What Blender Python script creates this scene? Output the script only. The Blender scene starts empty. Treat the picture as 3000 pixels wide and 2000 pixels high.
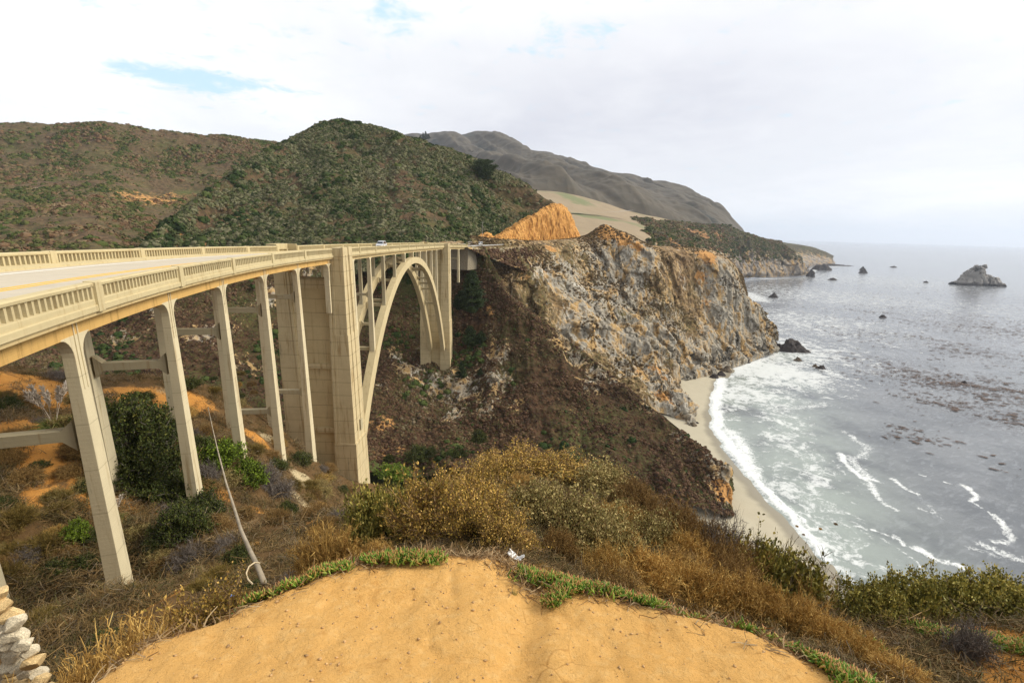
import bpy, math, random
import numpy as np
from mathutils import Matrix, Vector
rnd = random.Random(7); RS = np.random.RandomState(11)
S = bpy.context.scene
# ------------------------------------------------------------------ camera
K = 3000/2352; FPX = 1333.0; ROLL = math.atan(.028); TH = math.atan((1000-677)*math.cos(ROLL)/FPX)
_f = np.array([0, math.cos(TH), -math.sin(TH)]); _r = np.array([1., 0, 0]); _u = np.cross(_r, _f)
_c, _s = math.cos(ROLL), math.sin(ROLL)
CR, CU = _c*_r+_s*_u, -_s*_r+_c*_u
RM = np.array([CR, CU, _f])
cam = bpy.data.objects.new('camera', bpy.data.cameras.new('camera'))
S.collection.objects.link(cam); S.camera = cam
cam.data.lens = 16; cam.data.sensor_width = 36; cam.data.clip_start = .1; cam.data.clip_end = 60000
M = Matrix.Identity(4)
for i in range(3):
    M[i][0] = CR[i]; M[i][1] = CU[i]; M[i][2] = -_f[i]
cam.matrix_world = M
def ray(dx, dy):
    return np.array([(dx*K-1500)/FPX, (1000-dy*K)/FPX, 1.]) @ RM
def at(dx, dy, y):            # point on the sight line at a known distance y in front of the viewer
    d = ray(dx, dy); return d*(y/d[1])
def atz(dx, dy, z):
    d = ray(dx, dy); return d*(z/d[2])
# ------------------------------------------------------------------ exposure, sky, sun
S.view_settings.view_transform = 'Standard'; S.view_settings.look = 'None'
S.view_settings.exposure = .45; S.view_settings.gamma = 1
S.cycles.volume_bounces = 1; S.cycles.max_bounces = 5; S.cycles.diffuse_bounces = 3
S.cycles.volume_step_rate = 4
SUN_DIR = Vector((.78, .12, .62)).normalized()
sun = bpy.data.objects.new('sun', bpy.data.lights.new('sun', 'SUN')); S.collection.objects.link(sun)
sun.data.energy = 2.7; sun.data.angle = math.radians(26); sun.data.color = (1, .93, .79)
sun.rotation_euler = SUN_DIR.to_track_quat('Z', 'Y').to_euler()

class NT:
    """tiny helper round a node tree"""
    def __init__(s, tree): s.t = tree; s.n = tree.nodes; s.l = tree.links
    def new(s, typ, **kw):
        n = s.n.new(typ)
        for k, v in kw.items(): setattr(n, k, v)
        return n
    def put(s, sock, v):
        if isinstance(v, bpy.types.NodeSocket): s.l.new(v, sock)
        elif v is not None:
            if isinstance(v, (tuple, list)) and sock.type == 'RGBA' and len(v) == 3: v = (*v, 1)
            sock.default_value = v
    def math(s, op, a, b=None, c=None, clamp=False):
        n = s.new('ShaderNodeMath', operation=op, use_clamp=clamp)
        s.put(n.inputs[0], a); s.put(n.inputs[1], b)
        if c is not None: s.put(n.inputs[2], c)
        return n.outputs[0]
    def noise(s, vec, scale, detail=4, rough=.55, dist=0.):
        n = s.new('ShaderNodeTexNoise')
        s.put(n.inputs['Vector'], vec); n.inputs['Scale'].default_value = scale
        n.inputs['Detail'].default_value = detail; n.inputs['Roughness'].default_value = rough
        n.inputs['Distortion'].default_value = dist
        return n.outputs['Fac']
    def vor(s, vec, scale, feature='F1', out='Distance'):
        n = s.new('ShaderNodeTexVoronoi', feature=feature); s.put(n.inputs['Vector'], vec)
        n.inputs['Scale'].default_value = scale
        return n.outputs[out]
    def ramp(s, fac, stops):
        n = s.new('ShaderNodeValToRGB'); s.put(n.inputs[0], fac); e = n.color_ramp.elements
        while len(e) < len(stops): e.new(.5)
        for el, (p, c) in zip(e, stops):
            el.position = p; el.color = (*c, 1) if isinstance(c, (tuple, list)) else (c, c, c, 1)
        return n.outputs[0]
    def step(s, fac, a, b):
        n = s.new('ShaderNodeMapRange', interpolation_type='SMOOTHSTEP'); s.put(n.inputs[0], fac)
        n.inputs[1].default_value = a; n.inputs[2].default_value = b
        return n.outputs[0]
    def mix(s, fac, a, b, mode='MIX'):
        n = s.new('ShaderNodeMix', data_type='RGBA', blend_type=mode)
        s.put(n.inputs[0], fac); s.put(n.inputs[6], a); s.put(n.inputs[7], b)
        return n.outputs[2]
    def scale(s, vec, xyz):
        n = s.new('ShaderNodeMapping'); s.put(n.inputs[0], vec); n.inputs['Scale'].default_value = xyz
        return n.outputs[0]
    def pos(s): return s.new('ShaderNodeNewGeometry').outputs['Position']
    def island(s): return s.new('ShaderNodeNewGeometry').outputs['Random Per Island']
    def attr(s, name, out='Fac'): return s.new('ShaderNodeAttribute', attribute_name=name).outputs[out]
    def bump(s, h, strength=.5, dist=.1, normal=None):
        n = s.new('ShaderNodeBump'); s.put(n.inputs['Height'], h)
        n.inputs['Strength'].default_value = strength; n.inputs['Distance'].default_value = dist
        if normal is not None: s.put(n.inputs['Normal'], normal)
        return n.outputs[0]
def material(name, fn):
    m = bpy.data.materials.new(name); m.use_nodes = True
    k = NT(m.node_tree); b = k.n['Principled BSDF']
    b.inputs['Roughness'].default_value = .9
    b.inputs['Specular IOR Level'].default_value = .25
    r = fn(k, b)
    if r is not None: k.put(b.inputs['Base Color'], r)
    return m
def plain(name, col, rough=.8, var=.25, sc=3., metal=0., spec=.3):
    def f(k, b):
        b.inputs['Roughness'].default_value = rough; b.inputs['Metallic'].default_value = metal
        b.inputs['Specular IOR Level'].default_value = spec
        n = k.noise(k.new('ShaderNodeTexCoord').outputs['Object'], sc, 5)
        lo = tuple(c*(1-var) for c in col); hi = tuple(min(1, c*(1+var)) for c in col)
        return k.ramp(n, [(.3, lo), (.7, hi)])
    return material(name, f)

w = bpy.data.worlds.new('World'); S.world = w; w.use_nodes = True
k = NT(w.node_tree); k.n.clear()
out = k.new('ShaderNodeOutputWorld'); bg = k.new('ShaderNodeBackground')
sky = k.new('ShaderNodeTexSky', sky_type='NISHITA'); sky.sun_disc = False
sky.sun_elevation = math.asin(SUN_DIR.z); sky.sun_rotation = math.atan2(SUN_DIR.x, SUN_DIR.y)
blue = k.mix(1., sky.outputs[0], (.13, .13, .13), 'MULTIPLY')
g = k.new('ShaderNodeTexCoord').outputs['Generated']
sep = k.new('ShaderNodeSeparateXYZ'); k.put(sep.inputs[0], g)
zc = k.math('ADD', k.math('MAXIMUM', sep.outputs[2], 0.), .13)
cmb = k.new('ShaderNodeCombineXYZ')
k.put(cmb.inputs[0], k.math('DIVIDE', sep.outputs[0], zc)); k.put(cmb.inputs[1], k.math('DIVIDE', sep.outputs[1], zc))
n1 = k.noise(k.scale(cmb.outputs[0], (.7, .5, 1)), .9, 7, .6, .4)
n2 = k.noise(cmb.outputs[0], 3.0, 6, .6, .3); n3 = k.noise(cmb.outputs[0], 7.5, 7, .68, .4)
def lobe(dx, dy, rx, ry):       # soft opening in the overcast, by direction in the sky
    d = ray(dx, dy); az0 = math.atan2(d[0], d[1]); el0 = d[2]/math.hypot(d[0], d[1])
    az = k.math('SUBTRACT', k.math('ARCTAN2', sep.outputs[0], sep.outputs[1]), az0)
    hl = k.math('SQRT', k.math('ADD', k.math('MULTIPLY', sep.outputs[0], sep.outputs[0]), k.math('MULTIPLY', sep.outputs[1], sep.outputs[1])))
    el = k.math('SUBTRACT', k.math('DIVIDE', sep.outputs[2], k.math('MAXIMUM', hl, .01)), el0)
    a = k.math('DIVIDE', az, rx); e = k.math('DIVIDE', el, ry)
    return k.math('POWER', 2.718, k.math('MULTIPLY', k.math('ADD', k.math('MULTIPLY', a, a), k.math('MULTIPLY', e, e)), -1.))
op = k.math('MULTIPLY', lobe(445, 185, .10, .022), 1.25)
op = k.math('MAXIMUM', op, k.math('MULTIPLY', lobe(560, 195, .09, .014), .75))
op = k.math('MAXIMUM', op, k.math('MULTIPLY', lobe(890, 40, .10, .04), .62))
op = k.math('MAXIMUM', op, k.math('MULTIPLY', lobe(1290, 85, .10, .04), .52))
op = k.math('MAXIMUM', op, k.math('MULTIPLY', lobe(330, 20, .20, .05), .33))
op = k.math('MAXIMUM', op, k.math('MULTIPLY', lobe(2000, 530, .9, .02), .42))
hole = k.step(k.math('ADD', op, k.math('ADD', k.math('MULTIPLY', k.math('SUBTRACT', n3, .5), 2.6), k.math('MULTIPLY', k.math('SUBTRACT', n2, .5), 1.2))), .22, 1.05)
grey = k.math('MAXIMUM', k.math('MULTIPLY', lobe(1500, 260, .55, .17), 1.), lobe(1250, 300, .35, .10))
grey = k.math('MULTIPLY', grey, k.math('ADD', .45, k.math('MULTIPLY', k.step(k.math('ADD', n1, k.math('MULTIPLY', n2, .4)), .45, .85), .55)))
cloud = k.mix(k.step(n1, .3, .75), (.70, .715, .74), (.98, .97, .955))
cloud = k.mix(grey, cloud, (.54, .55, .61))
skyb = k.mix(.9, blue, (.48, .68, .78))
col = k.mix(hole, cloud, skyb)
sd = k.new('ShaderNodeVectorMath', operation='DOT_PRODUCT'); k.put(sd.inputs[0], g); sd.inputs[1].default_value = Vector((.62, .75, .1)).normalized()
fall = k.new('ShaderNodeMapRange', interpolation_type='SMOOTHSTEP'); k.put(fall.inputs[0], sd.outputs['Value']); fall.inputs[1].default_value = -.75; fall.inputs[2].default_value = .25; fall.inputs[3].default_value = .46
col = k.mix(1., col, fall.outputs[0], 'MULTIPLY')      # the overcast is thicker and darker away from the sun
k.put(bg.inputs[0], col); bg.inputs[1].default_value = 1.0
k.l.new(bg.outputs[0], out.inputs[0])
# ------------------------------------------------------------------ object helpers
def tag(o, label=None, cat=None, group=None, kind=None):
    if label: o['label'] = label
    if cat: o['category'] = cat
    if group: o['group'] = group
    if kind: o['kind'] = kind
    return o
def link(o, parent=None):
    S.collection.objects.link(o)
    if parent: o.parent = parent
    return o
def thing(name, label, cat, loc=(0, 0, 0), rz=0., group=None):
    o = bpy.data.objects.new(name, None); o.location = loc; o.rotation_euler = (0, 0, rz)
    return tag(link(o), label, cat, group)
def npmesh(name, V, F, mat, smooth=False, attrs=None):
    V = np.asarray(V, np.float32); F = np.asarray(F, np.int32)
    me = bpy.data.meshes.new(name); me.vertices.add(len(V)); me.vertices.foreach_set('co', V.ravel())
    n, q = F.shape
    me.loops.add(n*q); me.loops.foreach_set('vertex_index', F.ravel())
    me.polygons.add(n); me.polygons.foreach_set('loop_start', np.arange(n, dtype=np.int32)*q)
    if smooth: me.polygons.foreach_set('use_smooth', np.ones(n, bool))
    for kk, a in (attrs or {}).items():
        at_ = me.attributes.new(kk, 'FLOAT', 'POINT'); at_.data.foreach_set('value', np.asarray(a, np.float32))
    if mat: me.materials.append(mat)
    me.update(calc_edges=True); me.validate()
    return me
def obj(name, me, parent=None):
    return link(bpy.data.objects.new(name, me), parent)
class MB:
    """collects shapes for one mesh"""
    def __init__(s): s.v = []; s.f = []
    def add(s, vs, fs):
        b = len(s.v); s.v += [tuple(p) for p in vs]; s.f += [tuple(b+i for i in f) for f in fs]
    def box(s, x0, x1, y0, y1, z0, z1, fn=None):
        vs = [(x, y, z) for x in (x0, x1) for y in (y0, y1) for z in (z0, z1)]
        if fn: vs = [fn(*p) for p in vs]
        s.add(vs, [(0, 1, 3, 2), (4, 6, 7, 5), (0, 4, 5, 1), (2, 3, 7, 6), (0, 2, 6, 4), (1, 5, 7, 3)])
    def stack(s, rects, fn=None):      # rects: (z, x0, x1, y0, y1) from the top down or up
        vs = []
        for z, x0, x1, y0, y1 in rects: vs += [(x0, y0, z), (x1, y0, z), (x1, y1, z), (x0, y1, z)]
        if fn: vs = [fn(*p) for p in vs]
        fs = [(0, 1, 2, 3)]
        for i in range(len(rects)-1):
            for j in range(4): fs.append((4*i+j, 4*i+4+j, 4*i+4+(j+1) % 4, 4*i+(j+1) % 4))
        n = 4*len(rects); fs.append((n-1, n-2, n-3, n-4)); s.add(vs, fs)
    def tube(s, pts, r0, r1=None, n=6, cap=True):
        r1 = r0 if r1 is None else r1; m = len(pts); b = len(s.v)
        for i, p in enumerate(pts):
            p = Vector(p); a = Vector(pts[max(i-1, 0)]); c = Vector(pts[min(i+1, m-1)])
            d = (c-a).normalized(); e = d.orthogonal().normalized(); g_ = d.cross(e)
            r = r0+(r1-r0)*i/(m-1)
            for j in range(n):
                t = 2*math.pi*j/n; s.v.append(tuple(p+(e*math.cos(t)+g_*math.sin(t))*r))
        for i in range(m-1):
            for j in range(n):
                s.f.append((b+i*n+j, b+i*n+(j+1) % n, b+(i+1)*n+(j+1) % n, b+(i+1)*n+j))
        if cap: s.f.append(tuple(b+j for j in range(n))[::-1]); s.f.append(tuple(b+(m-1)*n+j for j in range(n)))
    def lathe(s, prof, n=20, c=(0, 0, 0), axis='z'):
        b = len(s.v)
        for r, z in prof:
            for j in range(n):
                t = 2*math.pi*j/n; x, y = r*math.cos(t), r*math.sin(t)
                p = (x, y, z) if axis == 'z' else (z, x, y)
                s.v.append((p[0]+c[0], p[1]+c[1], p[2]+c[2]))
        for i in range(len(prof)-1):
            for j in range(n): s.f.append((b+i*n+j, b+i*n+(j+1) % n, b+(i+1)*n+(j+1) % n, b+(i+1)*n+j))
        s.f.append(tuple(b+j for j in range(n))[::-1]); s.f.append(tuple(b+(len(prof)-1)*n+j for j in range(n)))
    def build(s, name, mat, parent=None, smooth=False, bevel=0):
        me = bpy.data.meshes.new(name); me.from_pydata(s.v, [], s.f); me.materials.append(mat)
        if smooth:
            for p in me.polygons: p.use_smooth = True
        me.update(); me.validate(); o = obj(name, me, parent)
        if bevel:
            m = o.modifiers.new('bevel', 'BEVEL'); m.width = bevel; m.segments = 2; m.limit_method = 'ANGLE'
        return o
# ------------------------------------------------------------------ numpy noise
def _h(ix, iy, iz, seed):
    h = (ix*374761393+iy*668265263+iz*2147483647+seed*974634777) & 0xffffffff
    h = ((h ^ (h >> 13))*1274126177) & 0xffffffff
    h = (h ^ (h >> 16)) & 0xffff
    return h/32767.5-1.
def vnoise(p, seed=0):
    p = np.asarray(p, float); i = np.floor(p).astype(np.int64); f = p-i; f = f*f*f*(f*(f*6-15)+10)
    r = 0
    for a in (0, 1):
        for b in (0, 1):
            for c in (0, 1):
                wgt = (f[..., 0] if a else 1-f[..., 0])*(f[..., 1] if b else 1-f[..., 1])*(f[..., 2] if c else 1-f[..., 2])
                r = r+wgt*_h(i[..., 0]+a, i[..., 1]+b, i[..., 2]+c, seed)
    return r
def fbm(p, octv=4, seed=0, ridged=False, gain=.5):
    p = np.asarray(p, float); a = 1.; r = 0; tot = 0
    for o in range(octv):
        n = vnoise(p*2.03**o+17.3*o, seed+o)
        if ridged: n = 1-2*np.abs(n)
        r = r+a*n; tot += a; a *= gain
    return r/tot
def facet(p, seed=0):
    """broken-rock relief: every cell of a jittered lattice is a tilted plane"""
    p = np.asarray(p, float); sh = p.shape[:-1]; p = p.reshape(-1, 3); out_ = np.empty(len(p))
    for a in range(0, len(p), 60000):
        q = p[a:a+60000]; i0 = np.floor(q).astype(np.int64); best = np.full(len(q), 1e9); val = np.zeros(len(q))
        for dx in (-1, 0, 1):
            for dy in (-1, 0, 1):
                for dz in (-1, 0, 1):
                    i = i0+np.array([dx, dy, dz]); c = i+.5+.45*np.stack([_h(i[:, 0], i[:, 1], i[:, 2], seed+t) for t in (1, 2, 3)], -1)
                    e = q-c; d = (e*e).sum(1); n = np.stack([_h(i[:, 0], i[:, 1], i[:, 2], seed+t) for t in (4, 5, 6)], -1)
                    v = (e*n).sum(1)+.45*_h(i[:, 0], i[:, 1], i[:, 2], seed+7); m = d < best; best[m] = d[m]; val[m] = v[m]
        out_[a:a+60000] = val
    return out_.reshape(sh)
def faceted(P, wl, amp, seed, mask=1., vs=2., warp_=.5):
    n = gnormals(P); n = -n if n[..., 2].mean() < 0 else n
    q = P+warp_*wl*np.stack([fbm(P/wl*.8, 2, seed+k_) for k_ in (20, 30, 40)], -1)
    return P+n*(facet(q/(wl*np.array([1, 1, vs])), seed)*amp*mask)[..., None]
def grid_faces(nu, nv):
    i = np.arange(nu-1)[:, None]*nv+np.arange(nv-1)[None, :]
    return np.stack([i, i+nv, i+nv+1, i+1], -1).reshape(-1, 4)
def cr_axis(P, n):               # Catmull-Rom resample along axis 0
    m = len(P); t = np.linspace(0, m-1, n); i = np.minimum(t.astype(int), m-2); u = (t-i)[:, None, None]
    Pe = np.concatenate([2*P[:1]-P[1:2], P, 2*P[-1:]-P[-2:-1]])
    a, b, c, d = Pe[i], Pe[i+1], Pe[i+2], Pe[i+3]
    return .5*((2*b)+(c-a)*u+(2*a-5*b+4*c-d)*u*u+(3*b-a-3*c+d)*u**3)
def loft(cols, nu, nv, world=False):
    """cols: list of columns of control points; returns (nu,nv,3)"""
    m = max(len(c) for c in cols); C = []
    for c in cols:
        c = np.array([(p if world or len(p) > 3 else at(*p)) for p in c], float)[:, :3]
        if len(c) != m:
            t = np.linspace(0, len(c)-1, m); i = np.minimum(t.astype(int), len(c)-2); u = (t-i)[:, None]
            c = c[i]*(1-u)+c[i+1]*u
        C.append(c)
    P = cr_axis(np.array(C), nu)
    return cr_axis(P.transpose(1, 0, 2), nv).transpose(1, 0, 2)
def gnormals(P):
    n = np.cross(np.gradient(P, axis=0), np.gradient(P, axis=1)); return n/(np.linalg.norm(n, axis=-1, keepdims=True)+1e-9)
def blobs(P, lst):               # lst of (x,y,z,r,amount) -> field
    f = np.zeros(P.shape[:-1])
    for x, y, z, r, a in lst:
        d2 = ((P-np.array([x, y, z]))**2).sum(-1)/(r*r); f = np.maximum(f, a*np.exp(-d2))
    return f
TERR = {}
def terrain(name, P, mat, attrs, label=None, kind='structure'):
    nu, nv = P.shape[:2]
    me = npmesh(name, P.reshape(-1, 3), grid_faces(nu, nv), mat, True, {k_: v.ravel() for k_, v in attrs.items()})
    o = obj(name, me); o['kind'] = kind
    TERR[name] = P
    return o
# ------------------------------------------------------------------ ground materials
def land_mat(name, lo, hi, fine=1., rockc=((.17, .145, .115), (.46, .41, .32)), orangec=((.38, .17, .05), (.62, .36, .14)), greenc=(.085, .10, .03), rbase=0.):
    def f(k, b):
        p = k.pos()
        n = k.noise(p, .35*fine, 6, .65); n2 = k.noise(p, 1.7*fine, 5, .7); big = k.noise(p, .03*fine, 4, .6)
        c = k.mix(k.step(n, .38, .66), lo, hi)
        c = k.mix(k.math('MULTIPLY', k.step(k.math('ADD', n2, k.math('MULTIPLY', big, .5)), .70, .92), .8), c, greenc)
        # rock with steep fractured streaks
        st = k.scale(p, (1, 1, .17))
        r1 = k.noise(st, .16*fine, 6, .62, .8); r2 = k.noise(st, .9*fine, 6, .68, .4)
        cr = k.vor(k.mix(.25, st, k.new('ShaderNodeTexNoise').outputs['Color'], 'ADD'), .35*fine, 'DISTANCE_TO_EDGE')
        rk = k.mix(k.math('ADD', k.math('MULTIPLY', k.step(r1, .3, .7), .5), k.math('MULTIPLY', r2, .5)), rockc[0], rockc[1])
        rk = k.mix(k.step(r1, .47, .62), rk, k.mix(r2, (.30, .18, .075), (.56, .38, .17)))
        rk = k.mix(k.math('MULTIPLY', k.step(k.noise(st, .11*fine, 6, .7), .56, .66), k.step(r2, .42, .6)), rk, (.58, .55, .48))
        rk = k.mix(k.math('MULTIPLY', k.step(r2, .47, .36), .5), rk, (.075, .052, .035))
        ra = k.math('ADD', k.math('ADD', k.attr('rock'), rbase), k.math('MULTIPLY', k.math('ADD', k.math('SUBTRACT', r2, .5), k.math('MULTIPLY', k.math('SUBTRACT', r1, .5), 1.2)), 1.4))
        c = k.mix(k.step(ra, .42, .62), c, rk)
        oc = k.mix(n2, *orangec)
        oa = k.math('ADD', k.attr('orange'), k.math('MULTIPLY', k.math('SUBTRACT', n, .5), 1.1))
        c = k.mix(k.step(oa, .42, .6), c, oc)
        ga = k.math('ADD', k.attr('green'), k.math('MULTIPLY', k.math('SUBTRACT', n2, .5), 1.6))
        c = k.mix(k.step(ga, .45, .7), c, greenc)
        h = k.math('ADD', k.math('MULTIPLY', r2, 1.), k.math('MULTIPLY', n2, .6))
        k.put(b.inputs['Normal'], k.bump(h, .45, .5/fine))
        b.inputs['Roughness'].default_value = .95; b.inputs['Specular IOR Level'].default_value = .1
        return c
    return material(name, f)
MAT_HILL = land_mat('hill_scrub_soil', (0.072, 0.046, 0.029), (0.150, 0.091, 0.052))
MAT_HILL2 = land_mat('left_hill_soil', (0.077, 0.050, 0.032), (0.171, 0.110, 0.063))
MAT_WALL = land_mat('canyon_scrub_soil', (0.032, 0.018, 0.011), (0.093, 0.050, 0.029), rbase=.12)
MAT_HEAD = land_mat('headland_rock', (.12, .075, .042), (.31, .20, .10), rockc=((.17, .145, .115), (.56, .52, .43)), rbase=.36)
MAT_FARC = land_mat('far_cliff', (.05, .042, .03), (.13, .10, .055), .6, ((.14, .125, .115), (.40, .35, .29)), ((.30, .15, .06), (.48, .27, .12)))
MAT_CUT = material('orange_road_cut', lambda k, b: (
    k.put(b.inputs['Normal'], k.bump(k.noise(k.scale(k.pos(), (1, 1, .12)), 1.6, 6, .7, .5), .8, .9)),
    k.mix(k.step(k.noise(k.scale(k.pos(), (1, 1, .18)), 1.2, 6, .7), .58, .40),
          k.mix(k.noise(k.pos(), .15, 5, .6), (.60, .27, .06), (.86, .50, .16)), (.36, .155, .04)))[1])
MAT_FARM = material('far_mountain_cover', lambda k, b: k.mix(k.step(k.math('ADD', k.noise(k.pos(), .005, 9, .72), k.math('MULTIPLY', k.attr('shade'), .30)),   .44, .58),  # mottled cover, with shade painted into the ravines by darker colour
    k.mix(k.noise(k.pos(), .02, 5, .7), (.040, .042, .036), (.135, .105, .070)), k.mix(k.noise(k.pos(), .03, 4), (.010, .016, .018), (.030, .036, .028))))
MAT_FIELD = material('dry_terrace_grass', lambda k, b: k.mix(k.step(k.math('ADD', k.noise(k.pos(), .012, 6, .65), k.math('MULTIPLY', k.attr('green'), .3)), .56, .72),
    k.mix(k.noise(k.scale(k.pos(), (1, .35, 1)), .05, 8, .7), (.22, .165, .10), (.36, .275, .17)), (.17, .18, .08)))
def dirt_f(k, b):
    p = k.pos(); n = k.noise(p, 1.1, 6, .6); n2 = k.noise(p, 9, 6, .7); n3 = k.noise(p, 60, 6, .8); n4 = k.noise(p, 22, 5, .75)
    c = k.mix(n, (.68, .355, .098), (.77, .465, .165))
    c = k.mix(k.math('MULTIPLY', k.step(n2, .46, .72), .8), c, (.78, .49, .19))
    c = k.mix(k.math('MULTIPLY', k.step(n4, .56, .68), .22), k.mix(k.math('MULTIPLY', k.step(n3, .55, .66), .45), c, (.36, .17, .05)), (.56, .30, .09))
    c = k.mix(k.math('MULTIPLY', k.step(k.noise(p, 2.6, 5, .7, .6), .56, .70), .5), c, (.50, .245, .065))
    c = k.mix(k.math('MULTIPLY', k.step(k.vor(p, 34), .14, .05), .55), c, (.74, .55, .33))
    lo = k.noise(p, .8, 6, .7)
    soil = k.mix(lo, (.065, .042, .022), (.20, .115, .048))
    soil = k.mix(k.math('MULTIPLY', k.step(n2, .5, .7), .5), soil, (.16, .11, .055))
    oa = k.math('ADD', k.attr('orange'), k.math('MULTIPLY', k.math('SUBTRACT', lo, .5), .9))
    soil = k.mix(k.step(oa, .4, .62), soil, k.mix(n, (.42, .165, .035), (.64, .33, .09)))
    ra = k.math('ADD', k.attr('rock'), k.math('MULTIPLY', k.math('SUBTRACT', n2, .5), .7))
    soil = k.mix(k.step(ra, .42, .6), soil, k.mix(k.noise(p, 4, 6, .7), (.34, .25, .13), (.70, .58, .36)))
    crk = k.vor(k.mix(.35, p, k.new('ShaderNodeTexNoise').outputs['Color'], 'ADD'), 3.2, 'DISTANCE_TO_EDGE')
    c = k.mix(k.math('MULTIPLY', k.math('MULTIPLY', k.step(crk, .035, .0), k.step(n, .52, .64)), .55), c, (.40, .19, .05))
    c = k.mix(k.math('MULTIPLY', k.step(k.noise(p, 5.5, 7, .8, 1.2), .56, .66), .38), c, (.54, .27, .07))
    k.put(b.inputs['Normal'], k.bump(k.math('ADD', k.math('MULTIPLY', n2, .7), k.math('ADD', k.math('MULTIPLY', n3, .9), k.math('MULTIPLY', n4, .9))), .7, .04, k.bump(n, .7, .3)))
    b.inputs['Specular IOR Level'].default_value = .05
    return k.mix(k.step(k.math('ADD', k.attr('dirt'), k.math('MULTIPLY', k.math('SUBTRACT', n2, .5), .5)), .35, .65), soil, c)
MAT_DIRT = material('ochre_dirt', dirt_f)
def sand_f(k, b):
    p = k.pos(); wet = k.attr('wet')
    c = k.mix(k.noise(p, .2, 6, .6), (.40, .355, .26), (.49, .44, .33))
    c = k.mix(k.step(k.math('ADD', wet, k.math('MULTIPLY', k.math('SUBTRACT', k.noise(k.scale(p, (.5, 1, 1)), .15, 5), .5), .5)), .5, .8), c, (.27, .24, .18))
    r = k.ramp(wet, [(.55, .9), (.95, .35)]); k.put(b.inputs['Roughness'], r)
    return c
MAT_SAND = material('beach_sand', sand_f)
# ------------------------------------------------------------------ near slope: thin-plate height field through surveyed points
tp = []
def A(dx, dy, y): tp.append(at(dx, dy, y))
def Wp(x, y, z): tp.append(np.array([x, y, z], float))
for x, y in [(0, 0), (-1.5, .5), (1.5, .5), (0, 2.7), (-2.2, 2.4), (2.2, 2.2), (-1.6, 4.3), (0, 4.4), (1.2, 3.7), (-2.4, 3.5), (2.4, 3.0), (-3, 2.4), (3.2, 2.2), (0, -6), (-5, -6), (5, -6), (-.8, 3.4), (.8, 1.5)]:
    Wp(x, y, -2.6-.25*max(y, -1))
Wp(-3.7, 3.5, -4.7); Wp(-4.4, 2.8, -5.3); Wp(-3.2, 4.4, -4.8); Wp(-6, 5, -7.2); Wp(-2.4, 5.3, -4.55); Wp(-5, 1, -4.2)
Wp(4.5, 3.3, -3.9); Wp(5.5, 3.3, -4.6); Wp(3.4, 3.4, -4.0); A(2100, 1445, 4.9); A(2300, 1450, 4.9); A(2200, 1400, 5.9); A(2352, 1400, 6); Wp(8, 8, -10); Wp(4.4, 5.5, -5.4)
Wp(0, 6, -4.5); Wp(2.4, 5, -4.8); Wp(-1.6, 6, -4.75); Wp(0, 10, -6.3); Wp(3, 10, -6.9); Wp(0, 14, -8.0); Wp(4, 14, -9.0); Wp(7.5, 13, -10.2); Wp(9, 10, -9.7)
Wp(-4, 10, -8.2); Wp(-5, 16, -12.0); Wp(-3, 22, -15); Wp(2, 22, -15.5); Wp(12, 18, -19)
Wp(0, 40, -37); Wp(15, 40, -43); Wp(30, 40, -60); Wp(40, 60, -86); Wp(0, 70, -68); Wp(20, 75, -80); Wp(0, 105, -88); Wp(30, 105, -90); Wp(62, 90, -90); Wp(70, 20, -92); Wp(35, 10, -48); Wp(20, 5, -22)
Wp(16, 10, -20); Wp(40, -5, -60); Wp(70, 60, -94); Wp(-12, 105, -82)
for a in [(0, 840, 46), (0, 950, 36), (0, 1100, 28), (0, 1300, 21), (120, 865, 48), (250, 885, 50), (360, 868, 56), (470, 878, 60), (570, 935, 63), (640, 975, 68), (700, 1045, 71), (760, 1082, 75), (850, 1110, 80),
          (230, 975, 34), (350, 1000, 40), (350, 1150, 31), (350, 1290, 23), (440, 1095, 34), (480, 1210, 26), (560, 1030, 44), (650, 1050, 54.5), (728, 1062, 64),
          (600, 1150, 36), (600, 1260, 20), (700, 1150, 44), (720, 1250, 15), (790, 1180, 28), (120, 1420, 14), (100, 1200, 24), (560, 1330, 10)]:
    A(*a)
Wp(-21.2, 21, -20.9); Wp(-41.7, 77, -38); Wp(-28, 80, -50)
Wp(-60, 60, -25); Wp(-60, 30, -11); Wp(-62, 5, -6.5); Wp(-35, 5, -8); Wp(-20, 4, -9.5); Wp(-60, 90, -50); Wp(-62, 110, -70); Wp(-40, 110, -84); Wp(-12, 1, -7); Wp(-20, -8, -4); Wp(-62, -8, -3)
tp = np.array(tp)
def _U(r2): return r2*np.log(r2+1e-9)*.5
def _tps(P, z, lam=.02):
    n = len(P); r2 = ((P[:, None]-P[None])**2).sum(-1); Kk = _U(r2)+lam*np.eye(n)*np.sqrt(r2.mean())
    Q = np.hstack([np.ones((n, 1)), P]); L = np.zeros((n+3, n+3)); L[:n, :n] = Kk; L[:n, n:] = Q; L[n:, :n] = Q.T
    return np.linalg.solve(L, np.concatenate([z, np.zeros(3)]))
_w = _tps(tp[:, :2], tp[:, 2])
def G0(x, y):
    p = np.stack([np.asarray(x, float), np.asarray(y, float)], -1); sh = p.shape[:-1]; p = p.reshape(-1, 2); z = np.zeros(len(p))
    for i in range(0, len(p), 40000):
        q = p[i:i+40000]; r2 = ((q[:, None]-tp[None, :, :2])**2).sum(-1); z[i:i+40000] = _U(r2)@_w[:-3]+_w[-3]+q@_w[-2:]
    return z.reshape(sh)
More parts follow.
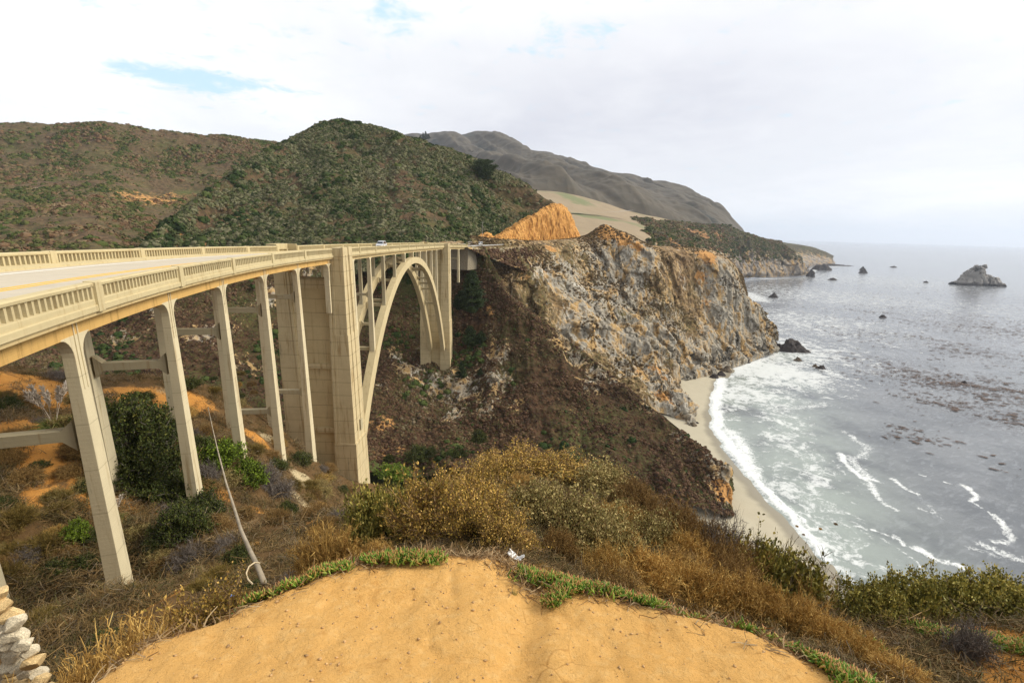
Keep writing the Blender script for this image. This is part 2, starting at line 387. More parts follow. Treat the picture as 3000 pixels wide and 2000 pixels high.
EDGE = np.array([(-9, -9), (-4.6, -1), (-3.6, 1.2), (-3.15, 2.5), (-3.05, 3.1), (-2.45, 3.75), (-1.7, 4.55), (-1.05, 4.75), (-.4, 4.65), (.05, 4.85), (.22, 4.2), (.55, 4.15), (1.3, 3.95), (1.9, 3.75), (2.55, 3.3), (2.95, 2.7), (3.1, 1.5), (5, -2), (9, -9)])
def inpoly(x, y, poly):
    x = np.asarray(x); r = np.zeros(x.shape, bool); n = len(poly)
    for i in range(n):
        (x0, y0), (x1, y1) = poly[i], poly[(i+1) % n]
        c = ((y0 > y) != (y1 > y)) & (x < (x1-x0)*(y-y0)/(y1-y0+1e-12)+x0); r ^= c
    return r
def pdist(x, y, line, closed=False):
    x = np.asarray(x, float); y = np.asarray(y, float); d = np.full(x.shape, 1e9); n = len(line)
    for i in range(n if closed else n-1):
        a = np.array(line[i], float); b = np.array(line[(i+1) % n], float); e = b-a; L = e@e+1e-12
        t = np.clip(((x-a[0])*e[0]+(y-a[1])*e[1])/L, 0, 1)
        d = np.minimum(d, np.hypot(x-a[0]-t*e[0], y-a[1]-t*e[1]))
    return d
def dirtmask(x, y):
    d = pdist(x, y, EDGE, True); return np.where(inpoly(x, y, EDGE), d, -d)+.16*fbm(np.stack([x*1.7, y*1.7, 0*np.asarray(x, float)], -1), 4, 55)
def Gd(x, y):
    x = np.asarray(x, float); y = np.asarray(y, float); z = G0(x, y); dm = dirtmask(x, y)
    flat = -2.6-.25*np.maximum(y, -1); t = np.clip((dm+.25)/.5, 0, 1); t = t*t*(3-2*t)
    z = z*(1-t)+flat*t-np.clip(-dm, 0, .5)*.25*(dm < 0)
    near = np.clip((np.hypot(x, y)-5)/10, 0, 1)
    p = np.stack([x, y, 0*x], -1)
    z = z+t*(.07*fbm(p*1.1, 4, 3)-.03*np.clip(fbm(p*np.array([2.6, 1.9, 1])+7, 3, 12, True)-.5, 0, 1)*2+.030*fbm(p*3.2, 4, 5)+.012*fbm(p*9, 3, 6))
    # gully worn into the dirt in the middle
    gl = pdist(x, y, [(.05, 2.2), (.15, 3.2), (.3, 4.0), (.1, 4.8)]); z = z-.11*np.exp(-(gl/.22)**2)*t
    z = z+(1-t)*(.22*fbm(p*.6, 4, 8)+near*1.0*fbm(p*.13, 4, 9)+near*.35*fbm(p*.5, 3, 10, True))
    return z
def hit(dx, dy, t0=2.5, t1=110):     # where the sight line meets the near slope
    d = ray(dx, dy); d = d/d[1]; t = np.exp(np.linspace(math.log(t0), math.log(t1), 500)); q = d[None]*t[:, None]
    g_ = Gd(q[:, 0], q[:, 1]); i = np.where(q[:, 2] < g_)[0]
    if len(i) == 0: return q[-1]
    return np.array([q[i[0], 0], q[i[0], 1], g_[i[0]]])
def warp(n, a, b, c0, s):            # axis samples, denser near c0
    t = np.linspace(-1, 1, n); u = np.sinh(t*s)/math.sinh(s); return np.where(u < 0, c0+u*(c0-a), c0+u*(b-c0))
def near_part(name, xs, ys):
    X, Y = np.meshgrid(xs, ys, indexing='ij'); P = np.stack([X, Y, Gd(X, Y)], -1)
    dm = dirtmask(X, Y)
    oral = []
    for dx, dy, r, a in [(60, 900, 6, 1), (20, 1000, 5, 1), (130, 1030, 5, 1), (200, 940, 4, .8), (330, 915, 4, 1), (420, 920, 4, 1), (280, 1170, 4, .8), (60, 1150, 3, .7), (320, 1380, 2.5, .7), (180, 1080, 3, .7), (590, 1010, 2.5, 1), (480, 1140, 3, .7), (620, 1180, 3, .6), (700, 1200, 2.5, .6), (300, 1310, 2, .5), (560, 1260, 2, .6), (2300, 1480, .8, .9), (2150, 1420, .5, .8), (2330, 1540, .8, .9), (1570, 1225, .9, .9), (1400, 1250, .6, .4)]:
        h_ = hit(dx, dy); oral.append((*h_, r, a))
    rk = [(*hit(dx, dy), r, a) for dx, dy, r, a in [(710, 1110, 3.5, 1), (690, 1150, 2.5, .8), (620, 1010, 2, .7), (600, 1000, 1.5, .6), (380, 900, 2.5, .55)]]
    return terrain(name, P, MAT_DIRT, {'dirt': np.clip(dm*3+.5, 0, 1), 'orange': blobs(P, oral), 'rock': blobs(P, rk)})
near_part('ground', warp(520, -64, 72, 0, 4.2), warp(460, -9, 108, 3.2, 4.4))
# ------------------------------------------------------------------ hills, canyon and headlands (lofted through surveyed points)
def rough(P, amps, seed=0, mask=None, vstretch=1.):
    n = gnormals(P)
    if n[..., 2].mean() < 0: n = -n
    d = 0
    for i, (wl, a, rd) in enumerate(amps):
        q = P/wl; q = q*np.array([1, 1, 1/vstretch]) if vstretch != 1 else q
        d = d+a*fbm(q, 4, seed+i*7, rd)
    if mask is not None: d = d*mask
    return P+n*d[..., None]
def edgefade(nu, nv, lo=0, hi=0, us=0, ue=0):
    v = np.arange(nv)[None]; u = np.arange(nu)[:, None]; m = np.ones((nu, nv))
    if lo: m = m*np.clip(v/lo+.15, 0, 1)
    if hi: m = m*np.clip((nv-1-v)/hi+.15, 0, 1)
    return m
# hill to the left
cols = []
for dx, ry, yr in [(-330, 300, 560), (-150, 290, 590), (0, 288, 610), (80, 290, 620), (160, 292, 620), (235, 290, 620), (350, 303, 640), (440, 307, 660), (520, 312, 680), (590, 321, 700), (640, 328, 710), (760, 335, 720)]:
    c = at(dx, ry, yr); b = c*1.12; b[2] = c[2]-25
    v = max(0, 1-abs(dx-420)/260.)        # fold running down to the valley
    bot = at(dx, 590, 250 if dx < 350 else 300)
    m1 = at(dx, ry+(590-ry)*.33, yr*.82+v*40); m2 = at(dx, ry+(590-ry)*.66, yr*.58+v*60)
    e = bot*.78; e[2] = bot[2]-30
    cols.append([b, c, m1, m2, bot, e])
P = loft([[np.append(p, 1) for p in c] for c in cols], 420, 420)
P = rough(P, [(90, 7, False), (30, 3.0, True), (7, .8, False)], 3)
terrain('hills', P, MAT_HILL2, {'rock': blobs(P, [(*at(85, 455, 430), 16, .5)]), 'green': blobs(P, [(*at(430, 425, 520), 28, .75), (*at(560, 350, 640), 50, .3)]),
        'orange': blobs(P, [(*at(340, 460, 460), 45, .62), (*at(400, 430, 500), 40, .5), (*at(300, 400, 520), 70, .30), (*at(60, 420, 480), 80, .22)])})
# cone hill behind the bridge
cols = []
for dx, ry, yr, by in [(200, 700, 215, 800), (345, 560, 235, 650), (400, 502, 262, 640), (480, 442, 300, 640), (560, 382, 335, 640), (640, 330, 370, 640), (700, 300, 395, 640), (745, 281, 410, 640), (785, 277, 415, 640), (840, 286, 412, 620),
                       (900, 303, 408, 600), (960, 322, 405, 585), (1040, 348, 400, 575), (1110, 372, 395, 570), (1200, 418, 388, 560), (1260, 452, 380, 545), (1285, 472, 374, 530)]:
    c = at(dx, ry+5+(3 if dx in (700, 840, 900) else 0), yr); b = c*1.25; b[2] = c[2]-30
    yb = 205+(dx-345)*.03 if dx < 1000 else 228+(dx-1000)*.40
    bot = at(dx-(0 if dx < 900 else (dx-900)*.30), by, min(yb, yr-5))
    if dx > 1100: bot = at(dx-90, 556, 258+(dx-1110)*.4)
    f = lambda t: c*(1-t)+bot*t
    m1 = f(.3); m2 = f(.65); m1[2] -= 3; m2[2] -= 4
    cols.append([b, c, m1, m2, bot])
P = loft([[np.append(p, 1) for p in c] for c in cols], 520, 360)
P = rough(P, [(60, 4, False), (22, 2.2, True), (6, .8, False)], 5, edgefade(520, 360, 0, 20))
vg = np.arange(360)[None]/360.; ug = np.arange(520)[:, None]/520.
wg = .9*fbm(P/45., 3, 19)
P[..., 2] -= 4.6*np.clip(fbm(np.stack([ug*9+1.4*vg+wg, vg*2.6+0*ug+wg, 0*P[..., 0]], -1), 4, 15, True), -.1, 1)*np.clip((vg-.26)*6, 0, 1)*np.clip((.95-vg)*8, 0, 1)
terrain('hill', P, MAT_HILL, {'rock': blobs(P, [(*at(680, 545, 240), 7, .75), (*at(730, 540, 240), 6, .6), (*at(1000, 560, 250), 5, .4)]), 'green': blobs(P, [(*at(700, 480, 280), 30, .3), (*at(900, 330, 390), 60, .3), (*at(400, 540, 240), 20, .5)]),
        'orange': blobs(P, [(*at(500, 490, 260), 45, .42), (*at(450, 520, 245), 20, .6), (*at(720, 520, 250), 9, .5)])})
# canyon wall and the spur running down to the beach
cols = [
 [(-260, 590, 262), (-260, 700, 200), (-260, 850, 135), (-260, 1000, 95), (-260, 1100, 80)],
 [(-60, 585, 255), (-60, 690, 195), (-60, 850, 140), (-60, 980, 110), (-60, 1100, 95)],
 [(150, 583, 250), (150, 690, 195), (150, 850, 145), (150, 980, 116), (150, 1100, 100)],
 [(330, 582, 235), (330, 680, 195), (330, 830, 152), (330, 980, 122), (330, 1100, 104)],
 [(500, 578, 225), (500, 660, 200), (500, 800, 168), (500, 950, 138), (500, 1100, 112)],
 [(640, 572, 226), (640, 650, 210), (640, 780, 185), (640, 950, 150), (640, 1100, 118)],
 [(800, 566, 232), (800, 650, 222), (800, 780, 196), (800, 940, 160), (800, 1090, 128)],
 [(900, 564, 236), (900, 650, 226), (900, 780, 204), (900, 930, 168), (900, 1090, 132)],
 [(985, 562, 238), (985, 650, 228), (985, 760, 214), (990, 870, 188), (985, 1000, 154), (985, 1100, 131)],
 [(1060, 562, 238), (1060, 640, 230), (1060, 760, 212), (1070, 880, 184), (1070, 1000, 155), (1070, 1100, 131)],
 [(1112, 566, 232), (1115, 640, 224), (1118, 740, 210), (1130, 860, 184), (1130, 990, 156), (1130, 1110, 130)],
 [(1128, 600, 226), (1140, 660, 219), (1160, 760, 203), (1180, 870, 180), (1190, 990, 154), (1200, 1110, 130)],
 [(1165, 668, 217), (1180, 715, 208), (1205, 800, 193), (1230, 900, 172), (1250, 1010, 149), (1260, 1110, 130)],
 [(1215, 712, 209), (1230, 760, 200), (1260, 840, 184), (1290, 930, 165), (1310, 1030, 145), (1330, 1120, 129)],
 [(1285, 765, 200), (1300, 820, 190), (1330, 900, 172), (1360, 980, 155), (1390, 1060, 140), (1410, 1130, 129)],
 [(1370, 832, 187), (1385, 890, 176), (1410, 960, 160), (1440, 1030, 147), (1470, 1090, 137), (1490, 1150, 128)],
 [(1440, 888, 176), (1450, 940, 166), (1475, 1000, 154), (1505, 1060, 143), (1535, 1110, 134), (1560, 1170, 126)],
 [(1500, 938, 165), (1510, 980, 157), (1535, 1030, 148), (1560, 1080, 139), (1590, 1130, 132), (1610, 1180, 125)],
 [(1560, 985, 155), (1567, 1015, 150), (1585, 1055, 144), (1600, 1100, 137), (1625, 1140, 131), (1645, 1190, 124)],
 [(1620, 1035, 144.5), (1623, 1055, 142), (1632, 1085, 138), (1640, 1115, 134), (1652, 1150, 130), (1663, 1195, 124)],
 [(1660, 1068, 139), (1662, 1080, 137.5), (1665, 1105, 135.5), (1668, 1130, 133), (1671, 1150, 131), (1675, 1180, 127)],
 [(1650, 1060, 160), (1655, 1075, 158), (1660, 1090, 156), (1660, 1105, 155), (1662, 1120, 153), (1665, 1130, 152)],
]
NU, NV = 760, 330
P = loft(cols, NU, NV)
isx = P[..., 0] > -20
rk = .82*blobs(P, [(*at(a, b, y), r, s) for a, b, y, r, s in [
    (1150, 900, 180, 10, .7), (1110, 880, 184, 8, .6), (1125, 960, 165, 8, .6), (1060, 905, 180, 12, .75), (990, 900, 183, 9, .8), (940, 870, 190, 9, .7), (900, 850, 190, 8, .55), (870, 900, 175, 6, .5),
    (1150, 830, 190, 8, .6), (1040, 960, 165, 9, .6), (1180, 950, 165, 6, .5), (1290, 790, 196, 6, .75), (1320, 830, 190, 6, .75), (1370, 865, 182, 6, .7), (1410, 880, 178, 6, .6), (1350, 890, 175, 6, .55), (1640, 1090, 138, 6, .75), (1610, 1060, 142, 5, .7), (1655, 1120, 134, 7, .85), (1600, 1110, 136, 5, .4),
    (480, 780, 170, 8, .65), (380, 740, 180, 7, .6), (620, 690, 200, 8, .7), (720, 640, 215, 8, .7), (560, 830, 160, 7, .5), (640, 860, 165, 7, .6), (300, 790, 165, 7, .6), (730, 800, 190, 7, .5), (1200, 690, 212, 6, .6), (1560, 1000, 152, 4, .6), (1490, 940, 164, 4, .5)]])
og = blobs(P, [(*at(a, b, y), r, s) for a, b, y, r, s in [
    (1085, 600, 235, 7, .9), (1070, 575, 236, 5, .9), (880, 980, 155, 9, .5), (900, 1050, 140, 10, .55), (540, 760, 172, 10, .35), (1130, 720, 212, 5, .6), (1010, 1000, 155, 9, .35), (1650, 1140, 132, 6, .8), (1560, 995, 152, 4, .4), (1230, 730, 205, 6, .35), (680, 545, 230, 6, .7), (1240, 560, 240, 12, .5)]])
gr = blobs(P, [(*at(a, b, y), r, s) for a, b, y, r, s in [(920, 1070, 133, 12, .9), (1010, 1060, 137, 9, .7), (870, 1090, 130, 10, .9), (500, 700, 185, 10, .4), (1000, 760, 210, 9, .3), (1330, 800, 192, 8, .2)]])
P = rough(P, [(45, 3.5, True), (14, 2.2, True)], 21, edgefade(NU, NV, 45, 0)*np.where(np.arange(NU)[:, None] > NU*.93, .55, 1.), 2.2)
rkc = np.clip(rk, 0, 1); P = rough(P, [(6, .7, True), (1.8, .22, True)], 31, edgefade(NU, NV, 6, 0), 2.2)
P = faceted(P, 6, 1.7, 231, edgefade(NU, NV, 6, 0)*(.12+rkc), 2.4); P = faceted(P, 2.2, .6, 241, edgefade(NU, NV, 6, 0)*(.12+rkc), 2.)
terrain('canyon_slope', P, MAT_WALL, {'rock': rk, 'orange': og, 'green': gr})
# headland face
cols = [
 [(1080, 540, 262), (1085, 556, 240), (1110, 620, 240), (1150, 700, 236), (1180, 780, 228), (1200, 860, 215)],
 [(1150, 552, 275), (1155, 558, 255), (1180, 640, 246), (1210, 720, 238), (1240, 800, 226), (1270, 870, 212)],
 [(1235, 553, 320), (1235, 562, 283), (1260, 650, 262), (1300, 740, 245), (1340, 830, 224), (1370, 900, 206)],
 [(1305, 550, 345), (1305, 558, 303), (1330, 660, 278), (1370, 760, 254), (1420, 860, 226), (1460, 940, 202)],
 [(1345, 545, 355), (1345, 550, 318), (1375, 650, 292), (1410, 750, 266), (1460, 850, 238), (1515, 950, 205)],
 [(1372, 532, 350), (1370, 534, 322), (1400, 640, 298), (1440, 750, 270), (1490, 860, 238), (1545, 960, 203)],
 [(1392, 523, 332), (1390, 524, 322), (1425, 640, 300), (1465, 750, 272), (1515, 860, 242), (1575, 975, 198)],
 [(1420, 532, 335), (1415, 534, 320), (1450, 640, 300), (1490, 750, 276), (1540, 860, 245), (1592, 985, 194)],
 [(1455, 545, 345), (1450, 548, 318), (1480, 640, 302), (1510, 750, 282), (1545, 850, 258), (1580, 950, 215)],
 [(1500, 568, 350), (1490, 570, 316), (1510, 660, 302), (1530, 750, 288), (1552, 830, 273), (1562, 885, 252)],
 [(1560, 571, 380), (1540, 574, 328), (1545, 670, 312), (1560, 760, 295), (1580, 840, 277), (1590, 876, 264)],
 [(1610, 574, 390), (1590, 577, 338), (1590, 670, 322), (1598, 760, 303), (1610, 830, 287), (1618, 872, 269)],
 [(1650, 582, 385), (1630, 583, 338), (1630, 680, 324), (1635, 770, 308), (1640, 830, 294), (1648, 862, 276)],
 [(1680, 600, 375), (1660, 598, 338), (1662, 690, 328), (1665, 770, 316), (1672, 820, 303), (1680, 848, 290)],
 [(1700, 625, 372), (1685, 622, 340), (1692, 700, 334), (1700, 770, 326), (1708, 810, 315), (1716, 835, 305)],
 [(1710, 650, 375), (1702, 655, 344), (1718, 715, 338), (1730, 765, 333), (1740, 800, 325), (1748, 822, 318)],
 [(1715, 680, 385), (1715, 688, 350), (1735, 725, 345), (1752, 765, 342), (1764, 793, 337), (1774, 812, 331)],
 [(1690, 690, 420), (1708, 700, 380), (1730, 735, 372), (1745, 765, 368), (1760, 788, 362), (1766, 802, 358)],
 [(1650, 700, 470), (1670, 705, 430), (1690, 730, 425), (1700, 750, 420), (1705, 770, 415), (1710, 785, 412)],
]
NU, NV = 820, 420
P = loft(cols, NU, NV)
spec = [(1640, 800, 300, 40, 1.0), (1650, 700, 320, 30, .95), (1680, 780, 318, 26, 1.), (1735, 790, 330, 26, 1.), (1610, 840, 285, 18, 1.), (1555, 840, 270, 17, 1.), (1510, 800, 275, 16, .85), (1440, 800, 262, 20, .75),
    (1385, 740, 262, 18, .8), (1330, 700, 265, 16, .7), (1290, 760, 240, 13, .8), (1345, 800, 240, 15, .8), (1400, 850, 235, 14, .7), (1450, 640, 300, 20, .75), (1420, 590, 310, 14, .7), (1470, 600, 310, 14, .8), (1260, 650, 262, 14, .45), (1300, 630, 275, 12, .5),
    (1560, 950, 205, 12, 1.), (1585, 975, 196, 9, 1.), (1530, 910, 222, 11, .9), (1500, 880, 235, 10, .7), (1640, 640, 330, 16, .75), (1600, 600, 335, 10, .4), (1400, 690, 285, 18, .6), (1380, 610, 305, 16, .5)]
rk = blobs(P, [(*at(a, b, y), r, s) for a, b, y, r, s in spec])
dark = blobs(P, [(*at(a, b, y), r, s) for a, b, y, r, s in [(1575, 700, 315, 17, 1.), (1560, 640, 320, 18, 1.), (1585, 760, 300, 15, 1.), (1540, 700, 310, 12, .8), (1600, 790, 292, 9, .7), (1490, 660, 300, 8, .7), (1380, 830, 230, 10, .7), (1430, 900, 215, 9, .7), (1250, 740, 240, 12, .8), (1540, 620, 320, 14, .9)]])
rk = np.clip(rk-dark*.9, 0, 1)
og = blobs(P, [(*at(a, b, y), r, s) for a, b, y, r, s in [
    (1395, 535, 320, 9, 1.), (1430, 550, 318, 9, .9), (1460, 570, 315, 8, .7), (1620, 590, 336, 10, .9), (1600, 640, 330, 9, .7), (1620, 700, 318, 12, .5), (1610, 760, 303, 10, .45), (1500, 870, 240, 10, .6), (1520, 930, 215, 8, .7), (1330, 630, 285, 10, .35), (1400, 680, 285, 12, .45), (1240, 620, 265, 12, .45),
    (1180, 600, 250, 10, .45), (1310, 720, 250, 9, .4), (1270, 565, 285, 6, .8), (1190, 640, 246, 9, .5), (1500, 580, 320, 9, .4), (1560, 582, 335, 10, .5), (1560, 960, 200, 7, .5), (1455, 870, 235, 9, .5), (1350, 640, 290, 12, .4)]])
vv = np.arange(NV)[None]; topm = np.clip((vv-78)/75., .06, 1.)
P = rough(P, [(55, 5, True), (22, 3.6, True)], 41, edgefade(NU, NV, 0, 25)*topm, 2.8)
tm = edgefade(NU, NV, 0, 10)*np.clip((vv-78)/30., .10, 1.)
P = faceted(P, 15, 3.2, 201, tm*(.6+.5*rk), 2.6); P = faceted(P, 5.5, 1.7, 211, tm*(.45+.8*rk), 2.2); P = faceted(P, 2.1, .62, 221, tm*(.35+.9*rk), 1.8)
P = rough(P, [(1.6, .22, True)], 51, tm, 2.)
terrain('headland', P, MAT_HEAD, {'rock': rk, 'orange': og, 'green': blobs(P, [(*at(1560, 700, 310), 8, .45), (*at(1580, 800, 290), 6, .4)])})
# orange road cut
cols = []
for tx, ty, bx_, by_, y in [(1100, 552, 1100, 560, 250), (1115, 548, 1112, 561, 256), (1125, 543, 1122, 561, 262), (1135, 553, 1134, 560, 268), (1150, 545, 1150, 559, 275), (1175, 530, 1172, 558, 288), (1200, 512, 1196, 557, 300), (1225, 500, 1222, 557, 311), (1250, 485, 1248, 556, 321), (1275, 476, 1274, 556, 332), (1295, 482, 1300, 555, 342), (1308, 500, 1318, 554, 352), (1318, 525, 1330, 552, 362), (1325, 545, 1337, 550, 380)]:
    t = at(tx, ty, y+9); b = at(bx_, by_, y); back = t*1.06; back[2] = t[2]+1
    cols.append([np.append(v, 1) for v in (back, t, t*.5+b*.5+np.array([0, -1, 0]), b, b+np.array([0, -1, -4]))])
P = loft(cols, 380, 130)
P = rough(P, [(7, 2.0, True), (2.4, 1.1, True)], 61, None, 6.)
terrain('road_cut', P, MAT_CUT, {'rock': P[..., 0]*0})
# terrace fields beyond
FIELD_ = 1
cols = [[(1180, 440, 900), (1180, 500, 560), (1180, 560, 360)],
 [(1235, 437, 980), (1240, 480, 640), (1250, 560, 370)],
 [(1300, 443, 1020), (1310, 492, 690), (1330, 548, 380)],
 [(1380, 463, 1080), (1400, 500, 760), (1420, 556, 420)],
 [(1440, 482, 1120), (1470, 510, 820), (1490, 558, 480)],
 [(1520, 495, 1180), (1510, 522, 860), (1492, 556, 560)],
 [(1572, 513, 1150), (1535, 530, 900), (1500, 552, 640)]]
P = loft(cols, 200, 200)
P = rough(P, [(150, 2.5, False), (30, .6, False)], 71)
terrain('field', P, MAT_FIELD, {'green': blobs(P, [(*at(1380, 508, 700), 45, 1.), (*at(1310, 455, 960), 60, .8), (*at(1430, 520, 700), 60, .5)])})
# second headland
cols = [
 [(1440, 500, 1000), (1460, 548, 700), (1470, 562, 560), (1475, 575, 480)],
 [(1480, 512, 900), (1500, 530, 780), (1530, 562, 620), (1540, 590, 560), (1550, 620, 540)],
 [(1530, 509, 960), (1560, 535, 850), (1600, 575, 740), (1620, 610, 720), (1640, 645, 700)],
 [(1575, 510, 1020), (1610, 530, 930), (1650, 570, 900), (1670, 600, 900), (1690, 640, 895)],
 [(1640, 520, 1060), (1670, 540, 1000), (1700, 570, 985), (1715, 605, 980), (1730, 638, 978)],
 [(1700, 532, 1100), (1720, 550, 1050), (1745, 575, 1025), (1760, 605, 1015), (1775, 637, 1006)],
 [(1750, 545, 1120), (1765, 560, 1080), (1785, 585, 1060), (1800, 610, 1045), (1815, 635, 1035)],
 [(1775, 553, 1150), (1795, 570, 1120), (1815, 592, 1100), (1835, 615, 1080), (1848, 633, 1065)],
 [(1790, 565, 1300), (1815, 580, 1200), (1830, 600, 1150), (1850, 620, 1120), (1860, 629, 1110)],
]
P = loft(cols, 460, 260)
hgt = np.linspace(0, 1, 260)[None]+0*P[..., 0]
P = rough(P, [(140, 12, True), (45, 7, True)], 81, edgefade(460, 260, 30, 15), 2.)
P = faceted(P, 26, 7, 251, edgefade(460, 260, 20, 10)*np.clip((hgt-.25)*3, 0, 1), 2.4); P = faceted(P, 10, 2.6, 261, edgefade(460, 260, 20, 10)*np.clip((hgt-.25)*3, .1, 1), 2.)
terrain('coast_cliff', P, MAT_FARC, {'rock': np.clip((hgt-.38)*2.2, 0, .85), 'orange': blobs(P, [(*at(a, b, y), r, s) for a, b, y, r, s in [(1560, 530, 830, 30, .7), (1600, 545, 850, 40, .7), (1650, 545, 960, 40, .6), (1550, 562, 620, 20, .7), (1760, 555, 1080, 25, .7), (1690, 560, 1000, 25, .4)]]), 'green': hgt*0})
# third headland
cols = [
 [(1760, 556, 1750), (1770, 570, 1500), (1780, 585, 1430), (1790, 600, 1400), (1800, 616, 1390)],
 [(1790, 556, 1800), (1805, 572, 1600), (1820, 590, 1530), (1830, 600, 1500), (1838, 613, 1480)],
 [(1840, 563, 1850), (1850, 575, 1680), (1858, 590, 1620), (1862, 602, 1590), (1866, 612, 1570)],
 [(1870, 569, 1850), (1878, 580, 1720), (1882, 592, 1680), (1886, 602, 1650), (1888, 611, 1620)],
 [(1895, 580, 1850), (1900, 588, 1760), (1903, 595, 1720), (1906, 602, 1700), (1908, 609, 1680)],
 [(1908, 587, 1950), (1910, 592, 1850), (1912, 598, 1800), (1914, 603, 1780), (1916, 608, 1760)],
]
P = loft(cols, 220, 150)
hgt = np.linspace(0, 1, 150)[None]+0*P[..., 0]
P = rough(P, [(60, 9, True), (20, 3, True)], 91, edgefade(220, 150, 30, 10), 2.)
terrain('far_headland', P, MAT_FARC, {'rock': np.clip((hgt-.2)*2.2, 0, .95), 'orange': hgt*.25, 'green': hgt*0})
# far mountains
cols = []
for dx, ty, by, yr, yb in [(800, 330, 560, 2600, 1000), (900, 316, 560, 2600, 1000), (985, 314, 520, 2500, 1000), (1040, 318, 500, 2500, 1010), (1095, 314, 480, 2600, 1040), (1130, 317, 470, 2600, 1060), (1165, 325, 460, 2650, 1080), (1215, 350, 452, 2600, 1100), (1262, 364, 452, 2600, 1120),
                           (1292, 377, 458, 2600, 1130), (1340, 389, 468, 2500, 1150), (1400, 402, 482, 2450, 1170), (1450, 412, 492, 2400, 1190), (1500, 424, 502, 2350, 1200), (1545, 436, 508, 2300, 1220), (1590, 457, 514, 2200, 1240),
                           (1620, 472, 520, 2100, 1260), (1645, 479, 528, 2000, 1290), (1670, 503, 535, 1900, 1330), (1700, 527, 545, 1850, 1400), (1725, 545, 560, 1850, 1500)]:
    t = at(dx, ty, yr); b = at(dx, by, yb); back = t*1.15; back[2] = t[2]*.6
    cols.append([np.append(v, 1) for v in (back, t, t*.66+b*.34+np.array([0, 0, -8]), t*.33+b*.67+np.array([0, 0, -12]), b, b*.9+np.array([0, 0, -25]))])
P = loft(cols, 520, 360)
dv = gnormals(P)
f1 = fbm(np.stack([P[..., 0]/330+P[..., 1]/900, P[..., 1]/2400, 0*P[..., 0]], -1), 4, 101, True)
m = edgefade(520, 360, 0, 0)*np.clip((519-np.arange(520)[:, None])/110., .03, 1)*np.clip(np.abs(np.arange(360)[None]-72)/50., .12, 1)*np.clip((359-np.arange(360)[None])/90, 0, 1)
if dv[..., 2].mean() < 0: dv = -dv
P = P+dv*(f1*85*m)[..., None]
P = rough(P, [(160, 14, True), (45, 4, False)], 105, m)
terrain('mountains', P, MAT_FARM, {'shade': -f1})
# ------------------------------------------------------------------ beach and ocean
SEA = -85.
def Z4(x, y): return atz(1568+x/3, 784+y/3, SEA)[:2]
WL = [atz(a, b, SEA)[:2] for a, b in [(1700, 845), (1668, 868), (1655, 878), (1649, 890), (1650, 905), (1645, 930), (1638, 952), (1641, 985), (1655, 1008), (1668, 1030), (1690, 1066), (1711, 1092), (1733, 1110), (1752, 1137), (1775, 1160), (1802, 1180), (1831, 1214), (1852, 1240), (1880, 1270), (1905, 1296), (1925, 1330)]]
wy = np.array([p[1] for p in WL])[::-1]; wx = np.array([p[0] for p in WL])[::-1]
Xb, Yb = np.meshgrid(np.linspace(30, 150, 260), np.linspace(60, 300, 420), indexing='ij')
dxw = np.interp(Yb, wy, wx)-Xb
Zb = SEA+np.where(dxw > 0, .035*dxw+.0006*dxw**2, .05*dxw)+.06*fbm(np.stack([Xb, Yb, 0*Xb], -1)/9, 3, 4)
terrain('beach', np.stack([Xb, Yb, Zb], -1), MAT_SAND, {'wet': np.clip(1.1-dxw/11, 0, 1)})
